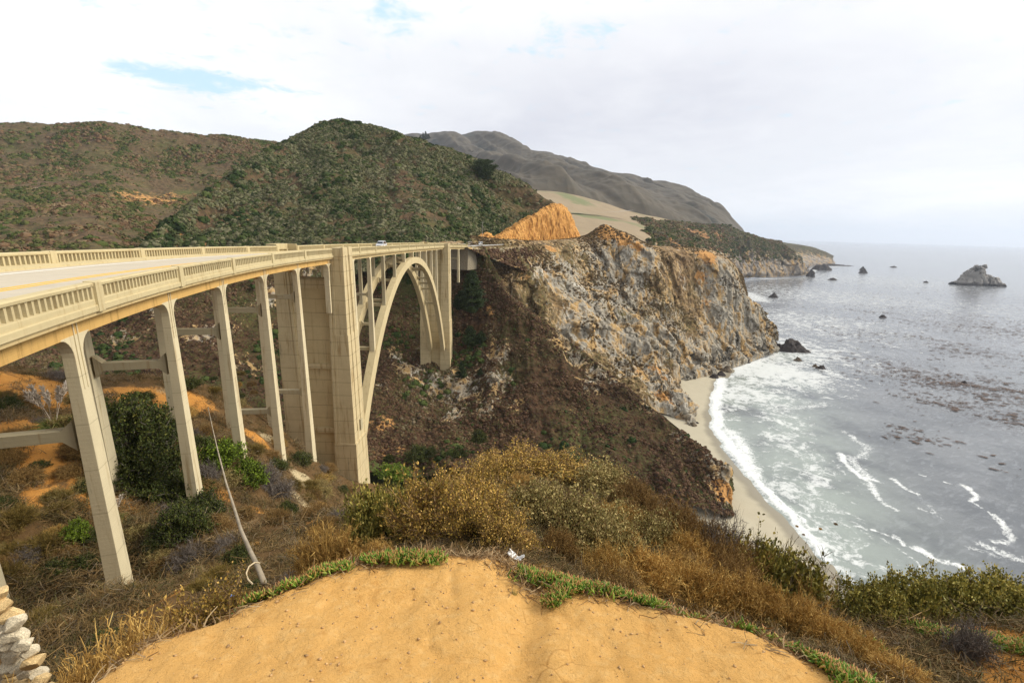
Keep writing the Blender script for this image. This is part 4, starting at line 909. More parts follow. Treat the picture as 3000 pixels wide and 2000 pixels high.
# towers
def tower(s0, zbase, far=False):
    t = []
    d = 4.3
    for sgn in (0, 1):
        f = (lambda o: BW-o) if sgn else (lambda o: o)
        g_ = lambda a, o, z: (lambda p: (p[0], p[1], z))(B(a, f(o), 0))
        zt = bz(s0)+(.15 if sgn == 0 else .1)
        mb = MB()
        oo = lambda z: -1.45-.009*(zt-z); oi = lambda z: 1.15+.022*(zt-z); sb = lambda z: s0+d+.028*(zt-z); sf = lambda z: s0-.0*(zt-z)
        if sgn == 0:   # block rising to the railing outside the deck line
            mb.box(s0, s0+d, oo(zt), .35, bz(s0)-1.9, zt, g_)
            for a in (0, d-1.6): mb.box(s0+a-.06, s0+a+1.6, oo(zt)-.16, oo(zt)+.2, bz(s0)-15, zt+.08, g_)
        lv = [bz(s0)-1.7, -18, -18.01, -38, -38.01, zbase]
        st = [0, 0, .18, .18, .42, .42]
        mb.stack([(z, sf(z)-e*.3, sb(z)+e, oo(z)-e*.6, oi(z)) for z, e in zip(lv, st)], g_)
        bb(mb, 'tower_shaft', C_TOW, bevel=.04)
        mb = MB()  # pilasters on the north face and ribs on the seaward face
        for oa, ob, pr in ((.05, .42, .10), (.62, .98, .16)):
            z0, z1 = bz(s0)-2.0, zbase
            vs = []
            for z in (z0, z1):
                sh = .011*(zt-z)*2
                for a, o in ((sf(z)-pr, oa+sh), (sf(z)-pr, ob+sh), (sf(z)+.3, ob+sh), (sf(z)+.3, oa+sh)): vs.append(g_(a, o, z))
            mb.add(vs, [(0, 1, 2, 3), (7, 6, 5, 4)]+[(j, 4+j, 4+(j+1) % 4, (j+1) % 4) for j in range(4)])
        for k_ in (.25, .62):
            zs_ = (bz(s0)-1.0, -36.)
            vs = []
            for z in zs_:
                c0 = s0+(sb(z)-s0)*k_; e = .42
                for a, o in ((c0, oo(z)-.22), (c0+e*1.6, oo(z)-.22), (c0+e*1.6, oo(z)+.4), (c0, oo(z)+.4)): vs.append(g_(a, o, z))
            mb.add(vs, [(0, 1, 2, 3), (7, 6, 5, 4)]+[(j, 4+j, 4+(j+1) % 4, (j+1) % 4) for j in range(4)])
        bb(mb, 'tower_pilaster', C_TOW)
        if sgn == 0 and not far:
            mb = MB(); mb.box(s0+2.6, s0+3.5, oo(-37)-.36, oo(-37)-.2, -36.5, -34.4, g_); bb(mb, 'niche', C_STRUT)
    mb = MB()
    z = [-8.6, -12, zbase+4]
    mb.stack([(zz, s0+1.2, s0+3.2+.02*(-zz), 1.1, BW-1.1) for zz in (-8.6, zbase)], lambda a, o, zz: (lambda p: (p[0], p[1], zz))(B(a, o, 0)))
    bb(mb, 'tower_wall', C_WALL)
    g_ = lambda a, o, zz: (lambda p: (p[0], p[1], zz))(B(a, o, 0))
    for e, z0, z1 in ((.9, -10.3, -8.8), (.8, -24.3, -23.4), (.7, -36.3, -35.5)):
        mb = MB(); mb.box(s0+e, s0+3.4, 1.0, BW-1.0, z0, z1, g_); bb(mb, 'wall_band', C_TOW)
tower(0., -56.); tower(115.2, -66., True)
# far approach columns and abutment
for s in (127.5, 138.):
    for off in (CN, CF): 
        column(s, off, bz(s)-2.35, -30 if s < 130 else -24, hs=.34, ho=.40, grow=.01, flare=.7)
    crossbeam(s, CN+.4, CF-.4, -15 if s < 130 else -13, .5, .22)
mb = MB(); mb.stack([(bz(146)-1.0, 146, 152, -.3, BW+.3), (bz(146)-12, 144, 154, -1., BW+.7)], lambda a, o, z: Bv(a, o, z))
C_STONE = material('pale_rubble_masonry', lambda k, b: (k.put(b.inputs['Normal'], k.bump(k.vor(k.pos(), 1.6), .8, .2)), k.mix(k.step(k.vor(k.pos(), 1.6, 'DISTANCE_TO_EDGE'), .0, .10), (.22, .18, .13), k.mix(k.noise(k.pos(), 1.2, 5, .7), (.17, .14, .09), (.36, .31, .22))))[1])
bb(mb, 'abutment', C_STONE)
# ------------------------------------------------------------------ the road beyond
def road_strip(name, o0, o1, z, s0, s1, mat, zf=None, step=3.):
    V = []; ss = np.arange(s0, s1+.1, step)
    for s in ss: V += [B(s, o0, z), B(s, o1, z)]
    F = [(2*i, 2*i+2, 2*i+3, 2*i+1) for i in range(len(ss)-1)]
    mb = MB(); mb.v = V; mb.f = F; o = mb.build(name, mat); o['kind'] = 'structure'; return o
M_ASPH = plain('worn_asphalt', (.17, .16, .15), .9, .15, 1.)
# ------------------------------------------------------------------ vegetation generators
def unit(v): return v/(np.linalg.norm(v, axis=-1, keepdims=True)+1e-9)
def strands(P, D, L, segs, w0, droop, wig, R, taper=.75):
    """ribbons starting at P along D; returns points (N,segs+1,3), V, F"""
    N = len(P); t = np.linspace(0, 1, segs+1)[None, :, None]
    side = unit(np.cross(D, R.normal(size=(N, 3)))); wv = unit(np.cross(D, side))
    a = R.normal(size=(N, 1, 1))*wig; b = R.normal(size=(N, 1, 1))*wig
    pts = P[:, None]+D[:, None]*L[:, None, None]*t+(side[:, None]*a*t*t+wv[:, None]*b*np.sin(t*5))*L[:, None, None]
    pts[..., 2] -= (droop*L)[:, None]*t[..., 0]**2
    wd = (w0[:, None, None]*(1-taper*t))*.5
    V = np.stack([pts-side[:, None]*wd, pts+side[:, None]*wd], 2).reshape(-1, 3)
    m = segs+1; base = (np.arange(N)*m*2)[:, None]+np.arange(segs)[None]*2
    F = np.stack([base, base+1, base+3, base+2], -1).reshape(-1, 4)
    return pts, V, F
def sprout(pts, per, ang, t0, R, upb=0.):
    N, m, _ = pts.shape; n = N*per; i = np.repeat(np.arange(N), per); t = (t0+(1-t0)*R.rand(n))*(m-1.001); j = t.astype(int); u = (t-j)[:, None]
    p = pts[i, j]*(1-u)+pts[i, j+1]*u; d = unit(pts[i, j+1]-pts[i, j])
    d = unit(d+R.normal(size=(n, 3))*ang+np.array([0, 0, upb])); return p, d
def leaves(p, size, R, aspect=.5, up=.5):
    n = len(p); d = unit(R.normal(size=(n, 3))+np.array([0, 0, up])); s = unit(np.cross(d, R.normal(size=(n, 3))))
    L = size*(.6+.8*R.rand(n))[:, None]; w = L*aspect*.5
    V = np.stack([p, p+d*L*.5-s*w, p+d*L, p+d*L*.5+s*w], 1).reshape(-1, 3)
    return V, np.arange(4*n).reshape(-1, 4)
def join(parts):
    V = []; F = []; b = 0
    for v, f in parts: V.append(v); F.append(f+b); b += len(v)
    return np.concatenate(V), np.concatenate(F)
def shrub(seed, n0, h, wdt, lv, w0=.02, droop=.1, wig=.12, leaf=None, upb=.25, base=.12):
    """lv: [(children per strand, length factor, angle, t0)...]; leaf: (per twig, size, aspect, spread)"""
    R = np.random.RandomState(seed)
    az_ = R.rand(n0)*2*math.pi; sp = np.sqrt(R.rand(n0)); D = unit(np.stack([np.cos(az_)*sp*wdt, np.sin(az_)*sp*wdt, h*(.35+.65*(1-sp**2))+.05*h*R.rand(n0)], -1))
    Lmax = np.sqrt((sp*wdt)**2+(h*np.sqrt(np.clip(1-.8*sp**2, .1, 1)))**2)*(.65+.35*R.rand(n0))
    P = np.stack([np.cos(az_), np.sin(az_), 0*az_], -1)*(R.rand(n0)*base*wdt)[:, None]; P[:, 2] = -.08
    k0 = .62 if lv else 1.
    pts, V, F = strands(P, D, Lmax*k0, 6, np.full(n0, w0), np.full(n0, droop), wig, R); parts = [(V, F)]; Lc = Lmax.mean(); last = pts; tw = w0
    for per, lf, ang, t0 in lv:
        p, d = sprout(last, per, ang, t0, R, upb); L = Lc*lf*(.5+.7*R.rand(len(p))); tw *= .72
        last, V, F = strands(p, d, L, 3, np.full(len(p), tw), np.full(len(p), droop), wig, R); parts.append((V, F))
    st = join(parts); lf_ = None
    if leaf:
        per, size, asp, spread = leaf; p, _ = sprout(last, per, .3, .15, R); p = p+R.normal(size=p.shape)*spread
        p[:, 2] = np.maximum(p[:, 2], .02); lf_ = leaves(p, size, R, asp)
    return st, lf_
def folmat(name, stops, rough=.75, tipz=None, trans=.0):
    def f(k, b):
        isl = k.island(); n = k.noise(k.pos(), .9, 3, .6)
        v = k.math('ADD', k.math('MULTIPLY', isl, .65), k.math('MULTIPLY', n, .45))
        c = k.ramp(v, stops); b.inputs['Roughness'].default_value = rough; b.inputs['Specular IOR Level'].default_value = .2
        b.inputs['Subsurface Weight'].default_value = 0
        oi = k.new('ShaderNodeObjectInfo').outputs['Random']
        hs = k.new('ShaderNodeHueSaturation'); k.put(hs.inputs['Color'], c); k.put(hs.inputs['Value'], k.math('ADD', .85, k.math('MULTIPLY', oi, .3)))
        return hs.outputs[0]
    return material(name, f)
L_COY = folmat('coyote_leaf', [(.1, (0.072, 0.063, 0.015)), (.45, (0.243, 0.169, 0.030)), (.75, (0.532, 0.324, 0.068)), (1, (0.887, 0.591, 0.220))])
L_SAGEY = folmat('grey_green_leaf', [(.1, (0.090, 0.083, 0.027)), (.5, (0.251, 0.205, 0.067)), (.85, (0.503, 0.394, 0.164)), (1, (0.754, 0.536, 0.239))])
L_DARK = folmat('dark_green_leaf', [(.1, (0.014, 0.024, 0.005)), (.5, (0.042, 0.057, 0.012)), (.85, (0.105, 0.115, 0.022)), (1, (0.224, 0.176, 0.036))])
L_BRIGHT = folmat('bright_green_leaf', [(.1, (.03, .055, .006)), (.5, (.10, .15, .012)), (.85, (.20, .27, .025)), (1, (.32, .36, .06))])
L_GLOSS = folmat('olive_leathery_leaf', [(.1, (0.059, 0.067, 0.018)), (.45, (0.202, 0.189, 0.045)), (.8, (0.498, 0.411, 0.099)), (1, (0.805, 0.566, 0.181))], .45)
L_DRY = folmat('dry_brown_strand', [(.1, (0.158, 0.079, 0.021)), (.5, (0.412, 0.240, 0.065)), (.85, (0.697, 0.460, 0.143)), (1, (0.810, 0.707, 0.304))])
L_RUST = folmat('rusty_strand', [(.1, (0.085, 0.044, 0.018)), (.5, (0.217, 0.124, 0.042)), (.9, (0.400, 0.266, 0.095)), (1, (0.509, 0.405, 0.207))])
L_GREY = folmat('grey_twig', [(.1, (.07, .055, .045)), (.5, (.16, .13, .11)), (1, (.34, .30, .26))])
L_WISP = folmat('wispy_sage_strand', [(.1, (0.061, 0.050, 0.012)), (.5, (0.165, 0.120, 0.027)), (1, (0.363, 0.240, 0.076))])
L_STEM = folmat('brown_stem', [(.1, (.10, .055, .025)), (.5, (.24, .145, .065)), (1, (.40, .27, .14))])
L_GRASS = folmat('green_blade', [(.1, (.05, .09, .012)), (.5, (.12, .17, .03)), (1, (.32, .30, .10))])
L_STRAW = folmat('straw_blade', [(.1, (.35, .25, .12)), (.5, (.55, .42, .24)), (1, (.72, .60, .40))])
L_CON = folmat('cypress_needle', [(.1, (0.010, 0.019, 0.009)), (.5, (0.031, 0.051, 0.017)), (.9, (0.071, 0.099, 0.031)), (1, (0.136, 0.145, 0.043))])
L_BARK = folmat('bark', [(.1, (.06, .04, .03)), (1, (.16, .12, .09))])
PRO = {}
def proto(key, st, lf, sm, lm): PRO[key] = (npmesh(key+'_stems', *st, sm), npmesh(key+'_foliage', *lf, lm) if lf else None)
for v in range(2):
    proto('coyote%d' % v, *shrub(100+v, 60, 1., .62, [(5, .42, .38, .35), (5, .22, .45, .3)], .016, .02, .10, (5, .030, .55, .018)), L_STEM, L_COY)
    proto('leafy%d' % v, *shrub(110+v, 70, .8, .9, [(5, .40, .5, .3), (5, .22, .5, .3)], .014, .06, .12, (6, .036, .6, .02)), L_STEM, L_SAGEY)
    proto('dark%d' % v, *shrub(120+v, 60, .75, .95, [(6, .40, .5, .35), (5, .22, .5, .3)], .014, .06, .12, (8, .040, .7, .022)), L_GREY, L_DARK)
    proto('bright%d' % v, *shrub(130+v, 60, .8, .85, [(6, .36, .45, .45), (5, .2, .5, .4)], .016, .03, .12, (7, .048, .7, .02)), L_GREY, L_BRIGHT)
    proto('gloss%d' % v, *shrub(140+v, 60, .8, .95, [(6, .40, .5, .35), (5, .2, .5, .3)], .016, .03, .12, (11, .046, .55, .025)), L_STEM, L_GLOSS)
    proto('dry%d' % v, *shrub(150+v, 230, .72, 1.0, [(10, .34, .32, .12), (7, .14, .5, .12)], .017, .10, .18, (1, .020, .4, .008), .10), L_DRY, L_DRY)
    proto('rust%d' % v, *shrub(160+v, 170, .7, .95, [(9, .36, .5, .12), (7, .16, .6, .2)], .015, .08, .2, (1, .022, .6, .012), .10), L_RUST, L_RUST)
    proto('grey%d' % v, *shrub(170+v, 60, .7, .9, [(8, .42, .6, .25), (8, .2, .7, .2)], .016, .05, .22, None, .05), L_GREY, None)
    proto('wisp%d' % v, *shrub(180+v, 190, .75, .8, [(8, .36, .2, .15), (4, .15, .3, .3)], .016, .12, .08, (1, .02, .3, .006), .2), L_WISP, L_WISP)
    proto('tuft%d' % v, *shrub(190+v, 260, .8, .6, [], .012, .25, .1, None), L_GRASS, None)
    proto('straw%d' % v, *shrub(195+v, 60, .9, .7, [], .010, .18, .12, None), L_STRAW, None)
NAMES = dict(coyote='coyote_bush', leafy='shrub', dark='evergreen_shrub', bright='evergreen_shrub', gloss='evergreen_shrub', dry='dry_shrub', rust='dry_shrub', grey='bare_shrub', wisp='sagebrush', tuft='grass_tuft', straw='grass_tuft')
CATS = dict(coyote='bush', leafy='bush', dark='bush', bright='bush', gloss='bush', dry='dry bush', rust='dry bush', grey='bare bush', wisp='sagebrush', tuft='grass tuft', straw='grass tuft')
def plant(kind, p, h, wd, label, group=None, rz=None, tilt=(0, 0), sink=.05):
    r = thing(NAMES[kind], label, CATS[kind], (p[0], p[1], p[2]-sink), rz if rz is not None else rnd.random()*6.28, group)
    r.rotation_euler[0] = tilt[0]; r.rotation_euler[1] = tilt[1]
    hh = dict(coyote=1, leafy=.8, dark=.75, bright=.8, gloss=.8, dry=.72, rust=.7, grey=.7, wisp=.75, tuft=.8, straw=.9)[kind]
    ww = dict(coyote=.62, leafy=.9, dark=.95, bright=.85, gloss=.95, dry=1, rust=.95, grey=.9, wisp=.8, tuft=.6, straw=.7)[kind]
    r.scale = (wd/2/ww, wd/2/ww*rnd.uniform(.85, 1.1), h/hh)
    st, lf = PRO[kind+str(rnd.randint(0, 1))]
    obj('blades' if kind in ('tuft', 'straw') else 'stems', st, r)
    if lf: obj('foliage', lf, r)
    return r
def Gp(x, y): return np.array([x, y, float(Gd(np.array([x]), np.array([y]))[0])])
# ---- foreground bushes, each placed where its foot meets the ground
near_list = [   # kind, column in view, distance, top of the crown in view, width in view, label
 ('dry', 745, 5.2, 1160, 250, 'large golden brown dry bush right of the leaning pole'),
 ('dry', 855, 5.5, 1225, 130, 'small tan dry bush beside the large golden brown one'),
 ('gloss', 870, 8.6, 1092, 170, 'low dark olive bush at the left end of the thicket'),
 ('gloss', 945, 8.0, 1085, 190, 'dark olive bush in front of the tower foot'),
 ('coyote', 1000, 7.0, 1048, 170, 'golden topped coyote bush at the left of the thicket'),
 ('coyote', 1095, 6.2, 1075, 200, 'tall golden coyote bush with bare brown stems left of the white tissue'),
 ('coyote', 1155, 5.7, 1130, 150, 'golden coyote bush just behind the dirt edge, nearest the white tissue'),
 ('coyote', 1070, 8.4, 1042, 180, 'olive coyote bush behind the tall golden one'),
 ('coyote', 1130, 12, 1026, 160, 'yellow tipped coyote bush left of the thicket crest'),
 ('coyote', 1195, 13, 1006, 190, 'wide yellow green coyote bush at the crest of the thicket'),
 ('coyote', 1295, 13, 1028, 180, 'olive coyote bush right of the thicket crest'),
 ('leafy', 1235, 7.6, 1080, 240, 'rounded grey green bush behind the golden coyote bushes'),
 ('leafy', 1335, 7.2, 1110, 250, 'broad pale leaved bush in the middle of the thicket'),
 ('leafy', 1400, 6.4, 1160, 220, 'spreading grey green bush above the right ice plant patch'),
 ('leafy', 1385, 12, 1052, 200, 'grey leaved bush on the right shoulder of the thicket'),
 ('rust', 1290, 5.9, 1185, 130, 'dark rusty dead bush right above the white tissue'),
 ('rust', 1460, 11, 1085, 200, 'brown twiggy bush on the right shoulder of the thicket'),
 ('rust', 1545, 11, 1122, 190, 'reddish brown bush above the small green ice plant patch'),
 ('rust', 1620, 11, 1158, 170, 'dark brown bush near the cliff brink left of the bare twigs'),
 ('dry', 1425, 9, 1140, 190, 'tangled brown bush in the middle of the right slope'),
 ('leafy', 1490, 8.6, 1165, 190, 'sparse grey bush on the upper right slope'),
 ('dry', 1570, 8.2, 1195, 190, 'brown dry bush just under the small green ice plant patch'),
 ('rust', 1655, 9, 1192, 170, 'dark dry bush on the upper right slope by the brink'),
 ('rust', 1715, 9.6, 1208, 150, 'rust brown bush at the brink above the beach'),
 ('gloss', 1775, 9.6, 1222, 150, 'olive bush on the brink against the wet sand'),
 ('gloss', 1845, 9.0, 1262, 150, 'dark olive bush on the brink against the white surf'),
 ('rust', 1910, 8.2, 1302, 130, 'rust coloured bush just left of the dark green bushes'),
 ('dry', 1400, 5.7, 1222, 170, 'low tan dry bush behind the right ice plant patch'),
 ('dry', 1500, 5.8, 1238, 250, 'sprawling golden dry bush left of centre on the right slope'),
 ('dry', 1625, 5.6, 1262, 280, 'largest sprawling dry bush above the ice plant band'),
 ('dry', 1745, 5.4, 1300, 250, 'sprawling dry bush above the right end of the ice plant band'),
 ('rust', 1700, 7.2, 1240, 200, 'dark dry bush behind the sprawling golden ones'),
 ('dry', 1850, 5.1, 1338, 220, 'dry bush between the ice plant band and the dark green bushes'),
 ('dry', 1930, 4.7, 1392, 190, 'dry bush left of the bare dirt patch'),
 ('dry', 2010, 4.2, 1440, 190, 'flattened dry bush below the bare dirt patch'),
 ('dry', 2090, 3.7, 1505, 190, 'flattened brown grass bush at the lower right corner'),
 ('gloss', 2025, 5.7, 1328, 190, 'olive leathery bush, leftmost of four at the right margin'),
 ('gloss', 2130, 5.9, 1312, 220, 'olive leathery bush, second from left of four at the right margin'),
 ('gloss', 2245, 5.9, 1306, 240, 'olive leathery bush with dead twigs at the right margin'),
 ('gloss', 2355, 5.7, 1310, 220, 'olive leathery bush cut by the right edge of the photo'),
 ('grey', 2260, 4.6, 1400, 110, 'bare grey brown twigs in front of the right olive bushes'),
 ('dry', 130, 3.7, 1448, 230, 'dry drooping bush next to the stone wall'),
 ('dry', 240, 4.1, 1395, 230, 'dry drooping bush on the dirt edge below the first column'),
 ('dry', 350, 4.6, 1350, 230, 'dry drooping bush at the foot of the first column'),
 ('coyote', 475, 4.9, 1318, 150, 'low bush with rust coloured seed heads left of the blue wrapper'),
 ('grey', 1690, 10.5, 1150, 60, 'bare twigs sticking out over the cliff brink'),
 ('grey', 1850, 9.4, 1236, 60, 'pale bare twigs in front of the white surf'),
 ('wisp', 1785, 10, 1190, 70, 'dark spiky bush on the brink above the wet sand'),
 ('rust', 825, 4.45, 1285, 34, 'small dry sprig on the dirt below the large dry bush'),
 ('straw', 925, 4.75, 1235, 90, 'pale straw grass tuft leaning over the dirt'),
 ('tuft', 1182, 3.95, 1322, 24, 'small green tuft in the middle of the dirt'),
 ('straw', 1830, 2.85, 1535, 34, 'tiny pale straw tuft on the bare dirt'),
]
for kind, dx, y_, tdy, wD, lab in near_list:
    t_ = at(dx, tdy, y_); p = Gp(t_[0], y_); dep = float(RM[2]@t_)
    h_ = max(.08, t_[2]-p[2])*1.1; w_ = max(wD*K/FPX*dep*1.1, h_*1.15 if kind not in ('straw', 'tuft') else 0); plant(kind, p, h_, w_, lab, tilt=((.25, -.2) if kind == 'dry' and dx < 400 else (0, 0)))
# ---- gully bushes under the bridge
gul = [
 ('dark', 290, 1010, 4.2, 8, 'dark green evergreen mass between the first two seaward columns, uppermost'), ('dark', 330, 1080, 3.6, 7, 'dark green evergreen mass left of the second column'),
 ('dark', 350, 1120, 2.6, 6.5, 'low spreading dark evergreen bush in the middle of the evergreen mass'), ('dark', 460, 1190, 2.4, 5, 'dark evergreen bush right below the second column foot'),
 ('dark', 390, 1150, 3, 5.5, 'dark green evergreen bush below the foot of the second column'), ('dark', 420, 1225, 2.4, 4.2, 'lowest dark green evergreen bush in the gully'),
 ('dark', 260, 1090, 2.6, 5, 'dark green evergreen bush touching the first column'), ('dark', 380, 1010, 2.6, 4.5, 'dark evergreen bush left beside the top of the second column'),
 ('bright', 505, 1065, 3.2, 5.5, 'bright yellow green bush left of the third column foot'), ('bright', 565, 1110, 3.0, 4.6, 'bright yellow green bush right of the leaning pole'),
 ('grey', 600, 1110, 3, 4.5, 'grey leafless bush right of the bright green bushes'), ('grey', 475, 1105, 2.4, 3.5, 'grey leafless bush under the bright green bush'),
 ('grey', 640, 1140, 2.6, 4, 'grey purple leafless bush below the fourth column'), ('grey', 440, 1300, 2.0, 3.6, 'largest grey leafless bush in the bottom of the gully'),
 ('grey', 520, 1270, 1.6, 2.6, 'grey leafless bush left beside the leaning pole'), ('grey', 395, 1190, 1.6, 2.6, 'pale leafless bush amid the dark evergreen bushes'),
 ('dark', 685, 1065, 2.0, 5, 'dark green bush between the fourth and fifth columns'), ('bright', 180, 1240, 1.5, 2.4, 'green bush left of the first column'), ('dark', 200, 1310, 1.3, 1.9, 'small green bush low beside the first column'),
 ('wisp', 40, 1200, 1.6, 3.2, 'feathery olive sagebrush at the left margin, upper'), ('wisp', 110, 1260, 1.4, 2.6, 'feathery olive sagebrush left of the green bush'), ('wisp', 20, 1330, 1.3, 2.6, 'feathery sagebrush low at the left margin'),
 ('wisp', 130, 1150, 1.4, 2.6, 'feathery sagebrush by the left orange bank'), ('wisp', 160, 1380, 1.0, 2.2, 'dark feathery sagebrush above the stone wall'), ('wisp', 260, 1340, .9, 1.8, 'feathery sagebrush left of the first column foot'),
 ('wisp', 330, 1240, 1.2, 2.2, 'feathery sagebrush right of the first column'), ('wisp', 90, 1440, .8, 1.6, 'feathery sagebrush right behind the stone wall'), ('rust', 60, 1110, 1.5, 3, 'dark brown bush under the lowest cross beam'),
 ('rust', 20, 1060, 1.6, 3, 'brown bush at the left margin under the cross beam'), ('wisp', 350, 1330, .8, 1.6, 'feathery sagebrush right of the first column foot'), ('grey', 60, 1290, 1.1, 2.4, 'grey twiggy bush at the left margin'),
 ('tuft', 260, 1210, 1.2, 1.2, 'bright green grass clump right of the first column'), ('rust', 640, 1200, 1.4, 2.6, 'rusty bush right of the middle of the leaning pole'), ('dark', 660, 1180, 1.4, 2.2, 'dark bush below the bare rock patch'),
 ('coyote', 740, 1110, 1.8, 3.6, 'olive bush left of the tower foot'), ('rust', 800, 1130, 1.6, 3, 'brown bush touching the tower foot'), ('dark', 15, 945, 1.8, 3.6, 'dark green bush on the orange bank at the left margin'),
 ('rust', 560, 1190, 1.3, 2.2, 'brown bush left of the bare rock patch'), ('wisp', 500, 1330, .7, 1.4, 'low feathery bush left of the pole foot'), ('dark', 550, 1300, .9, 1.5, 'dark green bush behind the pole foot'),
]
for kind, dx, dy, h, wd, lab in gul: plant(kind, hit(dx, dy, 6), h, wd, lab)
# scattered undergrowth: repeats that nothing tells apart, by kind
GR = dict(wisp=('olive feathery scrub bush, one of many on the near canyon slope', 'feathery scrub on the near slope'), rust=('dark brown scrub bush, one of many on the near canyon slope', 'brown scrub on the near slope'),
          grey=('small grey twig bush, one of many on the near canyon slope', 'grey twig bushes on the near slope'), dark=('small dark green scrub bush, one of many on the near canyon slope', 'dark green scrub on the near slope'),
          leafy=('small grey green scrub bush, one of many on the near canyon slope', 'grey green scrub on the near slope'), dry=('small dry tan bush, one of many on the near canyon slope', 'dry tan scrub on the near slope'))
cnt = 0
for _ in range(3000):
    if cnt >= 250: break
    dx = rnd.uniform(-40, 1960); dy = rnd.uniform(845, 1500)
    if dx > 860 and dy < 1060: continue
    p = hit(dx, dy, 3.2)
    if p[2] < -60 or (dx > 830 and p[1] > 15) or float(dirtmask(np.array([p[0]]), np.array([p[1]]))[0]) > -.35: continue
    og = [(60, 900, 90), (130, 1030, 60), (330, 915, 60), (420, 920, 50), (710, 1110, 45), (590, 1010, 30)]
    if any(math.hypot(dx-a, dy-b) < r*.6 and rnd.random() < .8 for a, b, r in og): continue
    left = dx < 830
    kind = rnd.choices(['wisp', 'rust', 'grey', 'dark', 'leafy', 'dry'], [4, 3, 2, 2, 1.5, 1.2] if left else [.6, 3, .8, .5, 2, 3.5])[0]
    sc = min(max(p[1]*.045, .35), 1.7)*rnd.uniform(.6, 1.3)
    plant(kind, p, sc*.8, sc*1.9, GR[kind][0], GR[kind][1]); cnt += 1
for _ in range(45):   # fill the bush slope on the right
    p = hit(rnd.uniform(1350, 1950), rnd.uniform(1200, 1420), 3.0)
    if float(dirtmask(np.array([p[0]]), np.array([p[1]]))[0]) > -.3: continue
    kind = rnd.choice(['dry', 'dry', 'rust', 'leafy']); sc = rnd.uniform(.4, .75); plant(kind, p, sc*.8, sc*2, GR[kind][0], GR[kind][1])
# ---- pampas grass
PL_PLUME = folmat('pampas_plume', [(.1, (.55, .46, .36)), (1, (.88, .80, .70))])
def pampas(p, h, wd, label, n=9, group=None):
    r = thing('pampas_grass', label, 'pampas grass', (p[0], p[1], p[2]-.1), 0, group)
    st, _ = shrub(rnd.randint(0, 999), 260, h*.55, wd*.6, [], .05*h/3, .45, .08, None); obj('blades', npmesh('blades', *st, L_GRASS), r)
    R = np.random.RandomState(rnd.randint(0, 999))
    for i in range(n):
        a = R.rand()*6.28; b = R.rand()*.45; d = np.array([math.cos(a)*b, math.sin(a)*b, 1.])
        pts, V, F = strands(np.zeros((1, 3)), unit(d[None]), np.array([h*R.uniform(.75, 1.)]), 8, np.array([.03]), np.array([.1]), .03, R, .3)
        q, dd = sprout(pts[:, 5:], 90, .35, 0, R, .4); _, V2, F2 = strands(q, dd, np.full(len(q), .11*h), 2, np.full(len(q), .028*h), np.full(len(q), .2), .1, R)
        obj('plume', npmesh('plume', *join([(V, F), (V2, F2)]), PL_PLUME), r)
pampas(hit(128, 985), 4.2, 3.4, 'pampas grass with pale plumes left of the first column')
pampas(hit(262, 1195), 2.2, 1.6, 'small pampas grass with few plumes right of the first column', 2)
